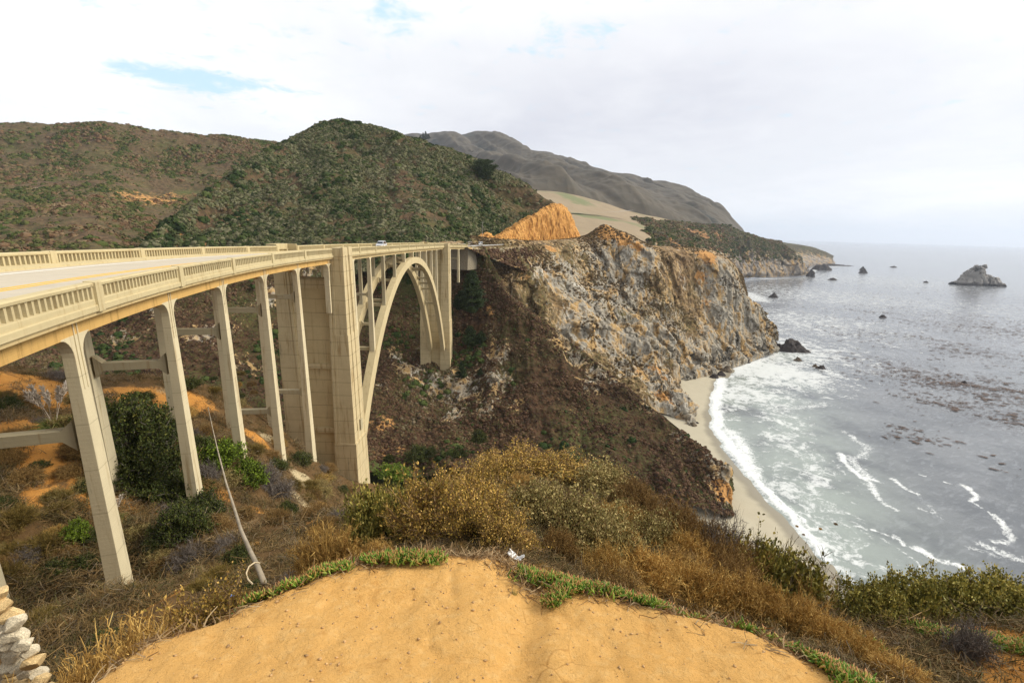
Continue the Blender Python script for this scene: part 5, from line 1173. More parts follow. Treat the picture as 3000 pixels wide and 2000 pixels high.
# ---- ice plant mats
def finger_f(k, b):
    t = k.attr('tip'); isl = k.island()
    c = k.ramp(k.math('ADD', k.math('MULTIPLY', isl, .8), k.math('MULTIPLY', k.noise(k.pos(), 4, 3), .3)), [(.15, (.09, .18, .02)), (.5, (.20, .33, .045)), (.8, (.30, .30, .06)), (1, (.42, .25, .07))])
    b.inputs['Roughness'].default_value = .45
    return k.mix(k.math('MULTIPLY', k.step(t, .55, 1.), k.step(isl, .25, .6)), c, (.52, .20, .09))
M_ICE = material('ice_plant_finger', finger_f)
def onplane(a, b):
    d = ray(a, b); t = -2.6/(d[2]+.25*d[1]); return d*t
def ice(pathD, hw, n, label, size=.085, on=True):
    pw_ = [(onplane(a, b) if on else hit(a, b, 2.2))[:2] for a, b in pathD]; seg = [np.linalg.norm(pw_[i+1]-pw_[i]) for i in range(len(pw_)-1)]; cum = np.concatenate([[0], np.cumsum(seg)])
    R = np.random.RandomState(n); nt = n//9; d = R.rand(nt)*cum[-1]; i = np.clip(np.searchsorted(cum, d)-1, 0, len(seg)-1)
    a = np.array(pw_); u = ((d-cum[i])/np.array(seg)[i])[:, None]; c = a[i]*(1-u)+a[i+1]*u; c = c+R.normal(size=c.shape)*hw*.5
    cx = np.repeat(c, 9, 0)+R.normal(size=(nt*9, 2))*.035; z = Gd(cx[:, 0], cx[:, 1])
    P = np.stack([cx[:, 0], cx[:, 1], z+.01+.05*R.rand(len(z))], -1); N = len(P)
    D = unit(np.stack([R.normal(size=N)*.55, R.normal(size=N)*.55-.15, .75+.5*R.rand(N)], -1)); L = size*(.6+.7*R.rand(N))
    sx = unit(np.cross(D, R.normal(size=(N, 3)))); sy = np.cross(D, sx); bend = sx*(R.rand(N)*.25)[:, None]
    rings = []; tip = []
    for t, wv in ((0, .62), (.35, 1.), (.75, .72)):
        cc = P+D*(L*t)[:, None]+bend*(L*t*t)[:, None]
        for j in range(3):
            an = 2*math.pi*j/3; rings.append(cc+(sx*math.cos(an)+sy*math.sin(an))*(size*.115*wv)); tip.append(t)
    rings.append(P+D*L[:, None]+bend*L[:, None]); tip.append(1.)
    V = np.stack(rings, 1).reshape(-1, 3); T = np.tile(np.array(tip), N); b = (np.arange(N)*10)[:, None]; F = []
    for q in range(2):
        for j in range(3):
            F += [np.concatenate([b+q*3+j, b+q*3+(j+1) % 3, b+q*3+3+(j+1) % 3], 1), np.concatenate([b+q*3+j, b+q*3+3+(j+1) % 3, b+q*3+3+j], 1)]
    for j in range(3): F.append(np.concatenate([b+6+j, b+6+(j+1) % 3, b+9], 1))
    me = npmesh('ice_plant', V, np.concatenate(F), M_ICE, False, {'tip': T}); tag(obj('ice_plant', me), label, 'ice plant', None, 'stuff')
ice([(555, 1368), (640, 1348), (740, 1312), (790, 1300)], .07, 2600, 'narrow green ice plant mat along the left dirt edge')
ice([(850, 1278), (930, 1288), (1010, 1290)], .10, 1500, 'small ice plant mat under the pale straw grass')
ice([(1215, 1305), (1280, 1315), (1360, 1330), (1430, 1345)], .17, 4200, 'broad green ice plant patch right of the white tissue')
ice([(1270, 1375), (1300, 1350), (1330, 1345)], .07, 1000, 'outlying ice plant tongue on the right dirt')
ice([(1470, 1365), (1560, 1360), (1640, 1378), (1720, 1412), (1800, 1432), (1870, 1470), (1925, 1520), (1960, 1570)], .13, 10500, 'long ice plant band along the right dirt edge')
ice([(1570, 1205), (1620, 1215), (1680, 1228)], .28, 2600, 'small bright green ice plant patch high on the right slope', .11, False)
ice([(2120, 1455), (2220, 1470), (2352, 1490)], .15, 2600, 'reddish ice plant mat under the right olive bushes', .085, False)
ice([(1930, 1440), (2000, 1500), (2060, 1560)], .08, 700, 'thin ice plant strip at the lower right', .085, False)
# ---- hillside scrub as ground cover
def scrub_f(stops, sc=.05):
    def f(k, b):
        a = k.attr('cr'); n = k.noise(k.pos(), sc, 5, .65)
        n = k.math('ADD', k.math('MULTIPLY', k.math('SUBTRACT', n, .5), 1.1), k.math('ADD', .58, k.math('MULTIPLY', k.math('SUBTRACT', k.noise(k.pos(), sc*.35, 4, .6), .5), 1.2)))
        v = k.math('ADD', k.math('MULTIPLY', a, .38), k.math('ADD', k.math('MULTIPLY', n, .60), k.math('MULTIPLY', k.noise(k.pos(), 2.2, 3), .15)))
        b.inputs['Specular IOR Level'].default_value = .1
        return k.ramp(v, stops)
    return f
M_S1 = material('hill_scrub', scrub_f([(.22, (0.024, 0.037, 0.012)), (.42, (0.060, 0.079, 0.026)), (.56, (0.106, 0.110, 0.050)), (.68, (0.190, 0.175, 0.105)), (.79, (0.101, 0.110, 0.040)), (.88, (0.131, 0.079, 0.042)), (.95, (0.321, 0.279, 0.180))]))
M_S2 = material('left_hill_scrub', scrub_f([(.22, (0.027, 0.045, 0.013)), (.45, (0.066, 0.087, 0.021)), (.60, (0.114, 0.112, 0.037)), (.70, (0.203, 0.140, 0.080)), (.82, (0.150, 0.076, 0.037)), (.93, (0.287, 0.212, 0.122))]))
M_S3 = material('canyon_scrub', scrub_f([(.22, (0.025, 0.017, 0.010)), (.42, (0.061, 0.036, 0.022)), (.56, (0.103, 0.057, 0.034)), (.70, (0.152, 0.093, 0.055)), (.82, (0.113, 0.093, 0.038)), (.93, (0.206, 0.161, 0.107))]))
M_S5 = material('headland_scrub', scrub_f([(.25, (0.052, 0.036, 0.018)), (.5, (0.109, 0.072, 0.034)), (.72, (0.171, 0.113, 0.056)), (.84, (0.123, 0.108, 0.044)), (.94, (0.257, 0.198, 0.112))], .12))
M_S4 = material('green_canyon_scrub', scrub_f([(.25, (.012, .022, .008)), (.5, (.03, .05, .014)), (.8, (.07, .09, .025)), (.95, (.14, .15, .05))]))
def scrub(tname, n, rlo, rhi, mat, label, maskf=None, seed=1, flat=.62, power=3.2, cards=15):
    P = TERR[tname]; R = np.random.RandomState(seed); a = P[:-1, :-1]; e1 = P[1:, :-1]-a; e2 = P[:-1, 1:]-a
    ar = np.linalg.norm(np.cross(e1, e2), axis=-1); d2 = (a**2).sum(-1); nrm = np.cross(e1, e2)
    if nrm[..., 2].mean() < 0: nrm = -nrm
    nrm = unit(nrm); facing = (-(a*nrm).sum(-1)) > -2
    wgt = ar*(facing+.12)
    if maskf is not None: wgt = wgt*maskf(a)
    wgt = wgt.ravel(); ix = np.searchsorted(np.cumsum(wgt)/wgt.sum(), R.rand(n)); ix = np.clip(ix, 0, len(wgt)-1)
    A_ = a.reshape(-1, 3)[ix]; q = A_+e1.reshape(-1, 3)[ix]*R.rand(n, 1)+e2.reshape(-1, 3)[ix]*R.rand(n, 1)
    r = rlo+(rhi-rlo)*R.rand(n)**power; nn = unit(nrm.reshape(-1, 3)[ix]*.5+np.array([0, 0, .8]))
    t1 = unit(np.cross(nn, R.normal(size=(n, 3)))); t2 = np.cross(nn, t1)
    rings = [q+nn*(r*flat*(.8+.3*R.rand(n)))[:, None]]; m = 6
    for el, rad in ((.72, .55), (.30, .95), (-.3, 1.0)):
        for j in range(m):
            an = 2*math.pi*(j+.5*(el > .5))/m; jt = .72+.5*R.rand(n)
            rings.append(q+(t1*math.cos(an)+t2*math.sin(an))*(r*rad*jt)[:, None]+nn*(r*flat*el*(.75+.5*R.rand(n)))[:, None])
    V = np.stack(rings, 1); nv = V.shape[1]; b = (np.arange(n)*nv)[:, None]; F = []
    for j in range(m): F.append(np.concatenate([b, b+1+j, b+1+(j+1) % m], 1))
    for q_ in range(2):
        for j in range(m):
            x0, x1, y0, y1 = b+1+q_*m+j, b+1+q_*m+(j+1) % m, b+1+(q_+1)*m+j, b+1+(q_+1)*m+(j+1) % m
            F += [np.concatenate([x0, y0, y1], 1), np.concatenate([x0, y1, x1], 1)]
    V = V.reshape(-1, 3); V = V-nn.repeat(nv, 0)*(r.repeat(nv)*.12)[:, None]; cr0 = R.rand(n)
    kc = cards; u_ = unit(R.normal(size=(n, kc, 3))); u_[..., 2] = np.abs(u_[..., 2])*.9-.1
    ctr = q[:, None]+(t1[:, None]*u_[..., :1]+t2[:, None]*u_[..., 1:2]+nn[:, None]*u_[..., 2:3]*flat)*(r[:, None, None]*(.62+.42*R.rand(n, kc, 1)))
    ctr = ctr.reshape(-1, 3); rs = (np.repeat(r, kc)*(.16+.20*R.rand(n*kc)))[:, None]
    out_ = unit(unit(ctr-np.repeat(q, kc, 0))*1.0+R.normal(size=ctr.shape)*.55); a1 = unit(np.cross(out_, R.normal(size=ctr.shape))); a2 = np.cross(out_, a1)
    V2 = np.stack([ctr-a1*rs-a2*rs*.8, ctr+a1*rs*.9-a2*rs, ctr+a1*rs+a2*rs*.7, ctr-a1*rs*.7+a2*rs], 1).reshape(-1, 3)
    o4 = len(V)+(np.arange(n*kc)*4)[:, None]; F += [np.concatenate([o4, o4+1, o4+2], 1), np.concatenate([o4, o4+2, o4+3], 1)]
    cr = np.concatenate([np.repeat(cr0, nv)*.9, np.clip(np.repeat(np.repeat(cr0, kc)+R.normal(size=n*kc)*.10, 4), 0, 1)])
    me = npmesh('scrub', np.concatenate([V, V2]), np.concatenate(F), mat, False, {'cr': cr}); return tag(obj('scrub', me), label, 'scrub', None, 'stuff')
nz = lambda a, s, sd: fbm(a/s, 3, sd)
def away(a, lst):
    w_ = np.ones(a.shape[:-1])
    for dx, dy, y, r, s in lst:
        c = at(dx, dy, y); w_ *= 1-s*np.exp(-((a-c)**2).sum(-1)/r**2)
    return w_
scrub('hill', 700, 2.0, 3.8, M_S4, 'scattered larger dark bushes standing out of the scrub on the cone shaped hill', lambda a: np.clip(nz(a, 30, 7)*3, .05, 1), 33)
scrub('hill', 46000, .38, 2.3, M_S1, 'dense grey green coastal scrub covering the cone shaped hill', lambda a: np.clip(.5+1.3*nz(a, 25, 5)+.7*nz(a, 7, 6), .03, 1)*away(a, [(680, 545, 240, 7, .9), (730, 540, 240, 6, .8), (450, 520, 245, 18, .7)]), 3)
scrub('hills', 32000, .7, 3.6, M_S2, 'patchy green scrub over reddish soil on the left hillside', lambda a: np.clip(.42+1.7*nz(a, 35, 15), .03, 1)*away(a, [(330, 462, 470, 40, .97), (410, 430, 520, 45, .95), (250, 470, 430, 30, .6)]), 4, .6)
RK = [(1150, 900, 180, 9, .9), (1110, 880, 184, 7, .8), (1125, 960, 165, 7, .8), (1060, 905, 180, 11, .9), (990, 900, 183, 8, .9), (940, 870, 190, 8, .8), (1150, 830, 190, 7, .8), (1040, 960, 165, 8, .8), (1290, 790, 196, 6, .9), (1320, 830, 190, 6, .9), (1370, 865, 182, 6, .8), (1640, 1090, 138, 6, .9), (1655, 1120, 134, 7, 1), (480, 780, 170, 7, .8), (380, 740, 180, 6, .8), (620, 690, 200, 7, .8), (720, 640, 215, 7, .8), (1085, 600, 235, 6, .9)]
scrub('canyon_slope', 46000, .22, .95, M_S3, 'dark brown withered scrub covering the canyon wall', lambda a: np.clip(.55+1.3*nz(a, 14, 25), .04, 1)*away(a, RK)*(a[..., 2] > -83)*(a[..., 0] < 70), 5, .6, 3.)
scrub('canyon_slope', 1500, .6, 2.0, M_S4, 'scattered green bushes on the canyon wall below the hills', lambda a: np.clip(nz(a, 18, 35)-.05, 0, 1)*np.where(a[..., 0] < -10, 1, .10)*away(a, RK), 6, .7)
scrub('canyon_floor', 5000, .8, 3.2, M_S4, 'thick green growth along the creek in the canyon bottom', None, 8, .7)
def hmask(a):
    m = np.clip(.30+1.5*nz(a, 18, 45), .0, 1)*away(a, [(x, y, d, r*.95, min(1, s*1.05)) for x, y, d, r, s in spec])
    return m*np.clip((a[..., 2]+80)/12, 0, 1)
scrub('headland', 12000, .2, 1.0, M_S5, 'brown scrub on the ledges of the rocky headland', hmask, 9, .55, 2.6)
scrub('coast_cliff', 7000, 1.5, 5, M_S2, 'low scrub on top of the next headland down the coast', lambda a: np.clip((a[..., 2]+50)/25, 0, 1)*np.clip(.6+nz(a, 50, 55), 0, 1), 10, .5)

# ---- low undergrowth on the near slope
def undergrowth(n, seed):
    R = np.random.RandomState(seed); pts = []
    dx = R.uniform(-60, 2352, n*2); dy = R.uniform(845, 1568, n*2); dx = np.where(dx > 1960, R.uniform(1960, 3100, n*2), dx)
    D_ = (np.stack([(dx*K-1500)/FPX, (1000-dy*K)/FPX, np.ones_like(dx)], -1))@RM; D_ = D_/D_[:, 1:2]
    t = np.full(len(dx), 2.4); done = np.zeros(len(dx), bool); H_ = np.zeros((len(dx), 3))
    for tt in np.exp(np.linspace(math.log(2.4), math.log(85), 170)):
        q = D_*tt; z = G0(q[:, 0], q[:, 1]); hitm = (~done) & (q[:, 2] < z); H_[hitm] = q[hitm]; done |= hitm
    P = H_[done]; P = P[(P[:, 2] > -60) & ((P[:, 0] < -8) | (P[:, 2] > -16))]; P[:, 2] = Gd(P[:, 0], P[:, 1]); P = P[dirtmask(P[:, 0], P[:, 1]) < -.05]
    ip = [onplane(a, b)[:2] for a, b in [(1215, 1305), (1280, 1315), (1360, 1330), (1430, 1345)]]; ip2 = [onplane(a, b)[:2] for a, b in [(1470, 1365), (1560, 1360), (1640, 1378), (1720, 1412), (1800, 1432), (1870, 1470), (1925, 1520), (1960, 1570)]]
    P = P[(pdist(P[:, 0], P[:, 1], ip) > .25) & (pdist(P[:, 0], P[:, 1], ip2) > .22)]
    keep = fbm(np.stack([P[:, 0]*.35, P[:, 1]*.35, 0*P[:, 0]], -1), 3, 91) > -.30
    og = np.zeros(len(P))
    for a, b, r in [(60, 900, 5), (20, 1000, 3.4), (130, 1030, 3.2), (330, 915, 3.0), (420, 920, 3), (700, 1120, 2.6), (590, 1010, 2.2), (2300, 1490, .6), (2150, 1430, .4), (2330, 1540, .7)]:
        h_ = hit(a, b); og = np.maximum(og, np.exp(-((P-h_)**2).sum(1)/r**2))
    keep &= (og < .45) | (R.rand(len(P)) < .12); P = P[keep][:n]
    kk = 26; dist = np.linalg.norm(P, axis=1); sc = np.clip(dist*.018, .11, .62)*(.6+.9*R.rand(len(P)))
    B_ = np.repeat(P, kk, 0); B_[:, :2] += R.normal(size=(len(B_), 2))*(np.repeat(sc, kk)*.5)[:, None]
    D = unit(R.normal(size=(len(B_), 3))*.75+np.array([0, 0, .75])); L = np.repeat(sc, kk)*(.5+.8*R.rand(len(B_)))
    _, V, F = strands(B_, D, L, 3, L*.042, np.full(len(L), .35), .3, R, .6)
    cr = np.repeat(np.repeat(R.rand(len(P)), kk), 8)
    def f(k, b):
        v = k.math('ADD', k.math('MULTIPLY', k.attr('cr'), .5), k.math('ADD', k.math('MULTIPLY', k.noise(k.pos(), .25, 4, .6), .5), k.math('MULTIPLY', k.island(), .2)))
        return k.ramp(v, [(.2, (.035, .034, .014)), (.4, (.085, .075, .026)), (.55, (.14, .09, .035)), (.7, (.24, .15, .058)), (.82, (.15, .12, .085)), (.95, (.40, .28, .13))])
    me = npmesh('undergrowth', V, F, material('undergrowth', f), False, {'cr': cr}); tag(obj('undergrowth', me), 'low dry undergrowth matting the near slope between the bushes', 'undergrowth', None, 'stuff')
undergrowth(20000, 5)
def dead_grass(n, seed):
    R = np.random.RandomState(seed); e = EDGE[2:-2]; i = R.randint(0, len(e)-1, n); t = R.rand(n, 1); c = e[i]*(1-t)+e[i+1]*t+R.normal(size=(n, 2))*.14
    cl = np.repeat(c, 9, 0)+R.normal(size=(n*9, 2))*.06; z = Gd(cl[:, 0], cl[:, 1]); P = np.stack([cl[:, 0], cl[:, 1], z+.012], -1)
    a = R.rand(len(P))*6.28; D = unit(np.stack([np.cos(a), np.sin(a), .25*R.rand(len(P))+.05*(R.rand(len(P)) > .8)*8], -1)); L = .05+.16*R.rand(len(P))
    _, V, F = strands(P, D, L, 3, L*.05+.003, np.full(len(L), .15), .3, R, .5); tag(obj('dead_grass', npmesh('dead_grass', V, F, L_STRAW2)), 'fallen dry stalks along the ragged edge of the bare dirt', 'dead grass', None, 'stuff')
L_STRAW2 = folmat('fallen_stalk', [(.1, (0.120, 0.068, 0.030)), (.5, (0.270, 0.165, 0.075)), (1, (0.450, 0.338, 0.195))])
dead_grass(480, 8)

# ------------------------------------------------------------------ the road beyond the bridge
def proj(p):
    q = RM@np.asarray(p, float); return (1500+FPX*q[0]/q[2])/K, (1000-FPX*q[1]/q[2])/K
road_strip('roadside', -.9, BW+8, -1.25, 146, 290, plain('roadside_dirt', (.42, .27, .12), .95, .3, .3), 3)
road_strip('road', .4, BW-.4, -1.0, 146, 290, plain('pale_worn_asphalt', (.36, .34, .32), .9, .15, 1.))
def fsol(target, off, z=0., lo=4., hi=285.):
    ss = np.arange(lo, hi, .25); return float(ss[np.argmin([abs(proj(B(s, off, z))[0]-target) for s in ss])])
so = np.arange(144, 300, 1.2); prof_ = [(-15, -15), (-11, -10.5), (-8, -7), (-5.5, -4.2), (-2.8, -1.8), (-.5, -1.35), (BW+7, -1.35), (BW+10, -1.2), (BW+16, -.8)]
def bf(s_): return min(1., .10+max(0, s_-146)/42.)
pts_ = np.array([[np.append(B(s_, o_*bf(s_) if o_ < 0 else o_, -1.35+(z_+1.35)*bf(s_) if o_ < -1 else z_), 1) for o_, z_ in prof_] for s_ in so[::6]])
Pb = loft([list(c) for c in pts_], 260, 110)
mk = np.clip((np.abs(np.arange(110)[None]-78)-22)/12., 0, 1)+0*Pb[..., 0]
Pb = rough(Pb, [(14, 1.6, True), (4, .6, True)], 131, mk, 1.6)
terrain('road_bench', Pb, MAT_HEAD, {'rock': .12*mk, 'orange': .05+.25*(mk < .1), 'green': 0*mk})
scrub('road_bench', 3500, .3, 1.5, M_S3, 'brown scrub below the road edge beyond the bridge', lambda a: np.clip(.6+1.2*nz(a, 9, 65), .05, 1)*(a[..., 2] < -9.2), 12, .6)
gr = thing('guard_rail', 'long galvanised guard rail along the ocean side of the road beyond the bridge', 'guard rail', B(200, -1.2, -1.1))
sweep('beam', [(-.62, -.62), (-.56, -.62), (-.50, -.48), (-.56, -.34), (-.62, -.34), (-.56, -.48)], 148, 276, plain('galvanised_steel', (.50, .50, .48), .5, .1, 1, .4), 2, gr)
for s_ in np.arange(149, 276, 4.):
    mb = MB(); mb.box(s_-.09, s_+.09, -.50, -.32, -1.9, -.32, lambda a, o, z: B(a, o, z)); bb(mb, 'post', M_POST if 'M_POST' in globals() else globals().setdefault('M_POST', plain('weathered_post', (.34, .30, .25))), gr)
gr2 = thing('guard_rail', 'short pale guard rail on the inland side between the bridge and the parked white car', 'guard rail', B(155, BW+.6, -1.1))
sweep('beam', [(BW+.5, -.62), (BW+.56, -.62), (BW+.62, -.48), (BW+.56, -.34), (BW+.5, -.34), (BW+.56, -.48)], 143, 172, bpy.data.materials['galvanised_steel'], 2, gr2)
for s_ in np.arange(144, 172, 4.):
    mb = MB(); mb.box(s_-.09, s_+.09, BW+.62, BW+.8, -1.9, -.32, lambda a, o, z: B(a, o, z)); bb(mb, 'post', M_POST, gr2)
rw = MB(); a_ = fsol(1236, -2, -1); b_ = fsol(1284, -2, -1)
rw.stack([(-.95, a_, b_, -3.0, -1.6), (-4.6, a_+1, b_-1, -3.4, -1.6)], lambda a, o, z: B(a, o, z))
tag(rw.build('retaining_wall', plain('grey_crib_wall', (.33, .32, .31), .9, .3, .8)), 'grey retaining wall under the road edge below the orange road cut', 'retaining wall')
fr_ = [at(1308, 493, 690), at(1340, 492, 715), at(1380, 491, 740), at(1420, 489, 765), at(1452, 486, 790)]
def ribbon(name, pts, w_, mat, up=.5, kind='structure'):
    mb = MB(); pts = [p+np.array([0, 0, up]) for p in pts]
    for i, p in enumerate(pts):
        d = unit((pts[min(i+1, len(pts)-1)]-pts[max(i-1, 0)])[None])[0]; n_ = np.array([d[1], -d[0], 0])*w_/2; mb.v += [tuple(p-n_), tuple(p+n_)]
    mb.f = [(2*i, 2*i+2, 2*i+3, 2*i+1) for i in range(len(pts)-1)]; o = mb.build(name, mat); o['kind'] = kind
ribbon('road', fr_, 9, bpy.data.materials['pale_worn_asphalt'], 2.)
ribbon('lay_by', [at(1330, 549, 352), at(1345, 548, 362), at(1362, 547, 372), at(1378, 546, 380)], 16, bpy.data.materials['pale_worn_asphalt'], .6)
# ------------------------------------------------------------------ cars
M_GLASS = plain('dark_car_glass', (.02, .025, .03), .12, .1, 1, 0, .6); M_TYRE = plain('tyre_rubber', (.02, .02, .02), .85); M_RIM = plain('wheel_rim', (.45, .45, .46), .35, .1, 1, .8)
M_LAMP = plain('headlamp_glass', (.75, .75, .72), .2, .05, 1, 0, .6); M_TAIL = plain('tail_lamp', (.45, .02, .015), .3, .05, 1, 0, .6); M_TRIM = plain('black_trim', (.03, .03, .03), .6)
def car(label, p, rz, col, suv=False, L=4.6, Wd=1.84, group=None, name='car'):
    H = 1.72 if suv else 1.45; r = thing(name, label, 'car', p, rz, group); paint = plain('car_paint', col, .3, .03, 1, .1, .5)
    hw = Wd/2; x0, x1 = -L/2, L/2
    low = [(x0, .38), (x0, .78), (x0+.08, .98 if suv else .95), (x1-1.25, 1.0 if suv else .93), (x1-.25, .84), (x1, .66), (x1, .36), (x1-.25, .24), (x0+.25, .24)]
    def shell(mb, pr, ws):
        n = len(pr); vs = []
        for k_, yy in ((-1, 0), (1, 0)):
            vs += [(x, k_*w_, z) for (x, z), w_ in zip(pr, ws)]
        mb.add(vs, [tuple(range(n)), tuple(range(n, 2*n))[::-1]]+[(i, n+i, n+(i+1) % n, (i+1) % n) for i in range(n)])
    mb = MB(); shell(mb, low, [hw*.93, hw, hw, hw, hw*.93, hw*.86, hw*.88, hw*.92, hw*.95]); mb.build('body', paint, r, bevel=.07)
    cab = [(x0+.12, .94), (x0+.45, H-.10) if suv else (x0+.95, H-.06), (x0+.75, H) if suv else (x0+1.3, H), (x1-2.15, H), (x1-1.75, H-.12), (x1-1.05, .95)]
    if not suv: cab[0] = (x0+.30, .90)
    mb = MB(); shell(mb, cab, [hw*.93, hw*.78, hw*.74, hw*.74, hw*.78, hw*.93]); mb.build('cabin', paint, r, bevel=.05)
    def pane(a, b, c, d, nm):
        mb = MB(); A_ = [Vector(v) for v in (a, b, c, d)]; n_ = (A_[1]-A_[0]).cross(A_[2]-A_[0]).normalized()*.012
        mid = sum(A_, Vector())/4
        if n_.dot(mid-Vector((0, 0, .7))) < 0: n_ = -n_
        mb.add([tuple(v+n_) for v in A_]+[tuple(v-n_) for v in A_], [(0, 1, 2, 3), (7, 6, 5, 4)]+[(i, 4+i, 4+(i+1) % 4, (i+1) % 4) for i in range(4)]); mb.build(nm, M_GLASS, r)
    lerp = lambda p_, q_, t: (p_[0]+(q_[0]-p_[0])*t, p_[1]+(q_[1]-p_[1])*t)
    a, b = lerp(cab[5], cab[4], .12), lerp(cab[5], cab[4], .92)
    pane((a[0], -hw*.84, a[1]), (a[0], hw*.84, a[1]), (b[0], hw*.70, b[1]), (b[0], -hw*.70, b[1]), 'windscreen')
    a, b = lerp(cab[0], cab[1], .2), lerp(cab[0], cab[1], .88)
    pane((a[0], -hw*.82, a[1]), (a[0], hw*.82, a[1]), (b[0], hw*.70, b[1]), (b[0], -hw*.70, b[1]), 'rear_window')
    for sg in (-1, 1):
        zb_, zt_ = 1.0, H-.13; yb, yt = sg*hw*.925, sg*hw*.80
        xs = [(x0+.50, x0+.72), (x0+1.25, x0+1.28), (x0+2.25, x0+2.25), (x1-1.25, x1-1.80)]
        for (b0, t0_), (b1, t1_) in zip(xs[:-1], xs[1:]): pane((b0+.04, yb, zb_), (b1-.04, yb, zb_), (t1_-.04, yt, zt_), (t0_+.04, yt, zt_), 'side_window')
        for x in (x0+.85, x1-.9):
            wh = MB(); wh.lathe([(.05, -.11), (.30, -.11), (.34, -.07), (.34, .07), (.30, .11), (.05, .11)], 18, (x, sg*(hw-.08), .34), 'y'); 
            wh.v = [(x+(v[2]-.34) if False else v[0], v[1], v[2]) for v in wh.v]
            ob = MB(); 
            for rr_, nm, mt in ((.34, 'tyre', M_TYRE), (.21, 'rim', M_RIM)):
                m_ = MB(); n_ = 18; w_ = .11 if nm == 'tyre' else .118
                vs = [(x+rr_*math.cos(2*math.pi*j/n_), sg*(hw-.09)+e*w_, .34+rr_*math.sin(2*math.pi*j/n_)) for e in (-1, 1) for j in range(n_)]
                m_.add(vs, [tuple(range(n_)), tuple(range(n_, 2*n_))[::-1]]+[(j, (j+1) % n_, n_+(j+1) % n_, n_+j) for j in range(n_)])
                if nm == 'tyre': wo = m_.build('wheel', mt, r)
                else: m_.build(nm, mt, wo)
        m_ = MB(); m_.box(x1-.16, x1-.02, sg*hw*.55, sg*hw*.84, .62, .76); m_.build('headlight', M_LAMP, r)
        m_ = MB(); m_.box(x0-.02, x0+.06, sg*hw*.70, sg*hw*.92, .72, .93); m_.build('tail_light', M_TAIL, r)
        m_ = MB(); m_.box(x1-1.35, x1-1.18, sg*hw, sg*(hw+.16), .95, 1.08); m_.build('wing_mirror', paint, r)
    m_ = MB(); m_.box(x1-.04, x1+.03, -hw*.5, hw*.5, .36, .58); m_.build('grille', M_TRIM, r)
def car_at(px, off, label, col, suv=False, flip=True, z=-1.0, **kw):
    s_ = fsol(px, off, z+.8); h = head(s_); p = B(s_, off, z); car(label, p, -(h)+(math.pi/2 if not flip else -math.pi/2), col, suv, **kw)
car_at(876, 6.3, 'silver white sport utility car driving on the bridge above the arch', (.62, .64, .68), True)
car_at(1103, 6.2, 'white car on the road just past the far end of the bridge', (.75, .75, .75), True)
car_at(1177, 2.4, 'small red car on the road below the orange road cut', (.55, .03, .02), False, False)
# ------------------------------------------------------------------ utility poles on the hill
M_WOOD = plain('grey_pole_wood', (.30, .27, .24), .9, .25, 2)
tops = []
for a, b0, b1, y, lab in [(1040, 349, 370, 392, 'utility pole highest on the cone hill'), (1048.5, 431, 457, 362, 'utility pole halfway up the cone hill'), (1060.5, 500, 527, 300, 'utility pole low on the cone hill beside the plume grass'), (1107.8, 509, 545, 262, 'tall utility pole at the roadside by the orange bank'), (1022.5, 540, 556, 262, 'short utility pole just behind the bridge rail')]:
    t = at(a, b0, y); b = at(a, b1, y); r = thing('utility_pole', lab, 'utility pole', tuple(b)); mb = MB(); hgt_ = t[2]-b[2]
    mb.tube([(0, 0, -2), (0, 0, hgt_)], .17, .12, 8); mb.build('pole', M_WOOD, r)
    mb = MB(); mb.box(-.9, .9, -.06, .06, hgt_-.55, hgt_-.42); mb.build('cross_arm', M_WOOD, r); tops.append(t)
def wire(pts, label, r=.02, sag=1.2, name='overhead_wire'):
    mb = MB(); P_ = []
    for p, q in zip(pts[:-1], pts[1:]):
        for t in np.linspace(0, 1, 14): v = np.array(p)*(1-t)+np.array(q)*t; v = v-np.array([0, 0, 4*sag*t*(1-t)]); P_.append(tuple(v))
    mb.tube(P_, r, r, 4); tag(mb.build(name, plain('dark_wire', (.05, .05, .05))), label, 'wire')
wire([tops[0], tops[1], tops[2], tops[4]], 'overhead wire strung between the poles on the cone hill', .03)
wire([at(205, 757, 33), at(335, 818, 62), at(470, 905, 75)], 'thin dark cable hanging behind the second and third columns', .03, 1.)
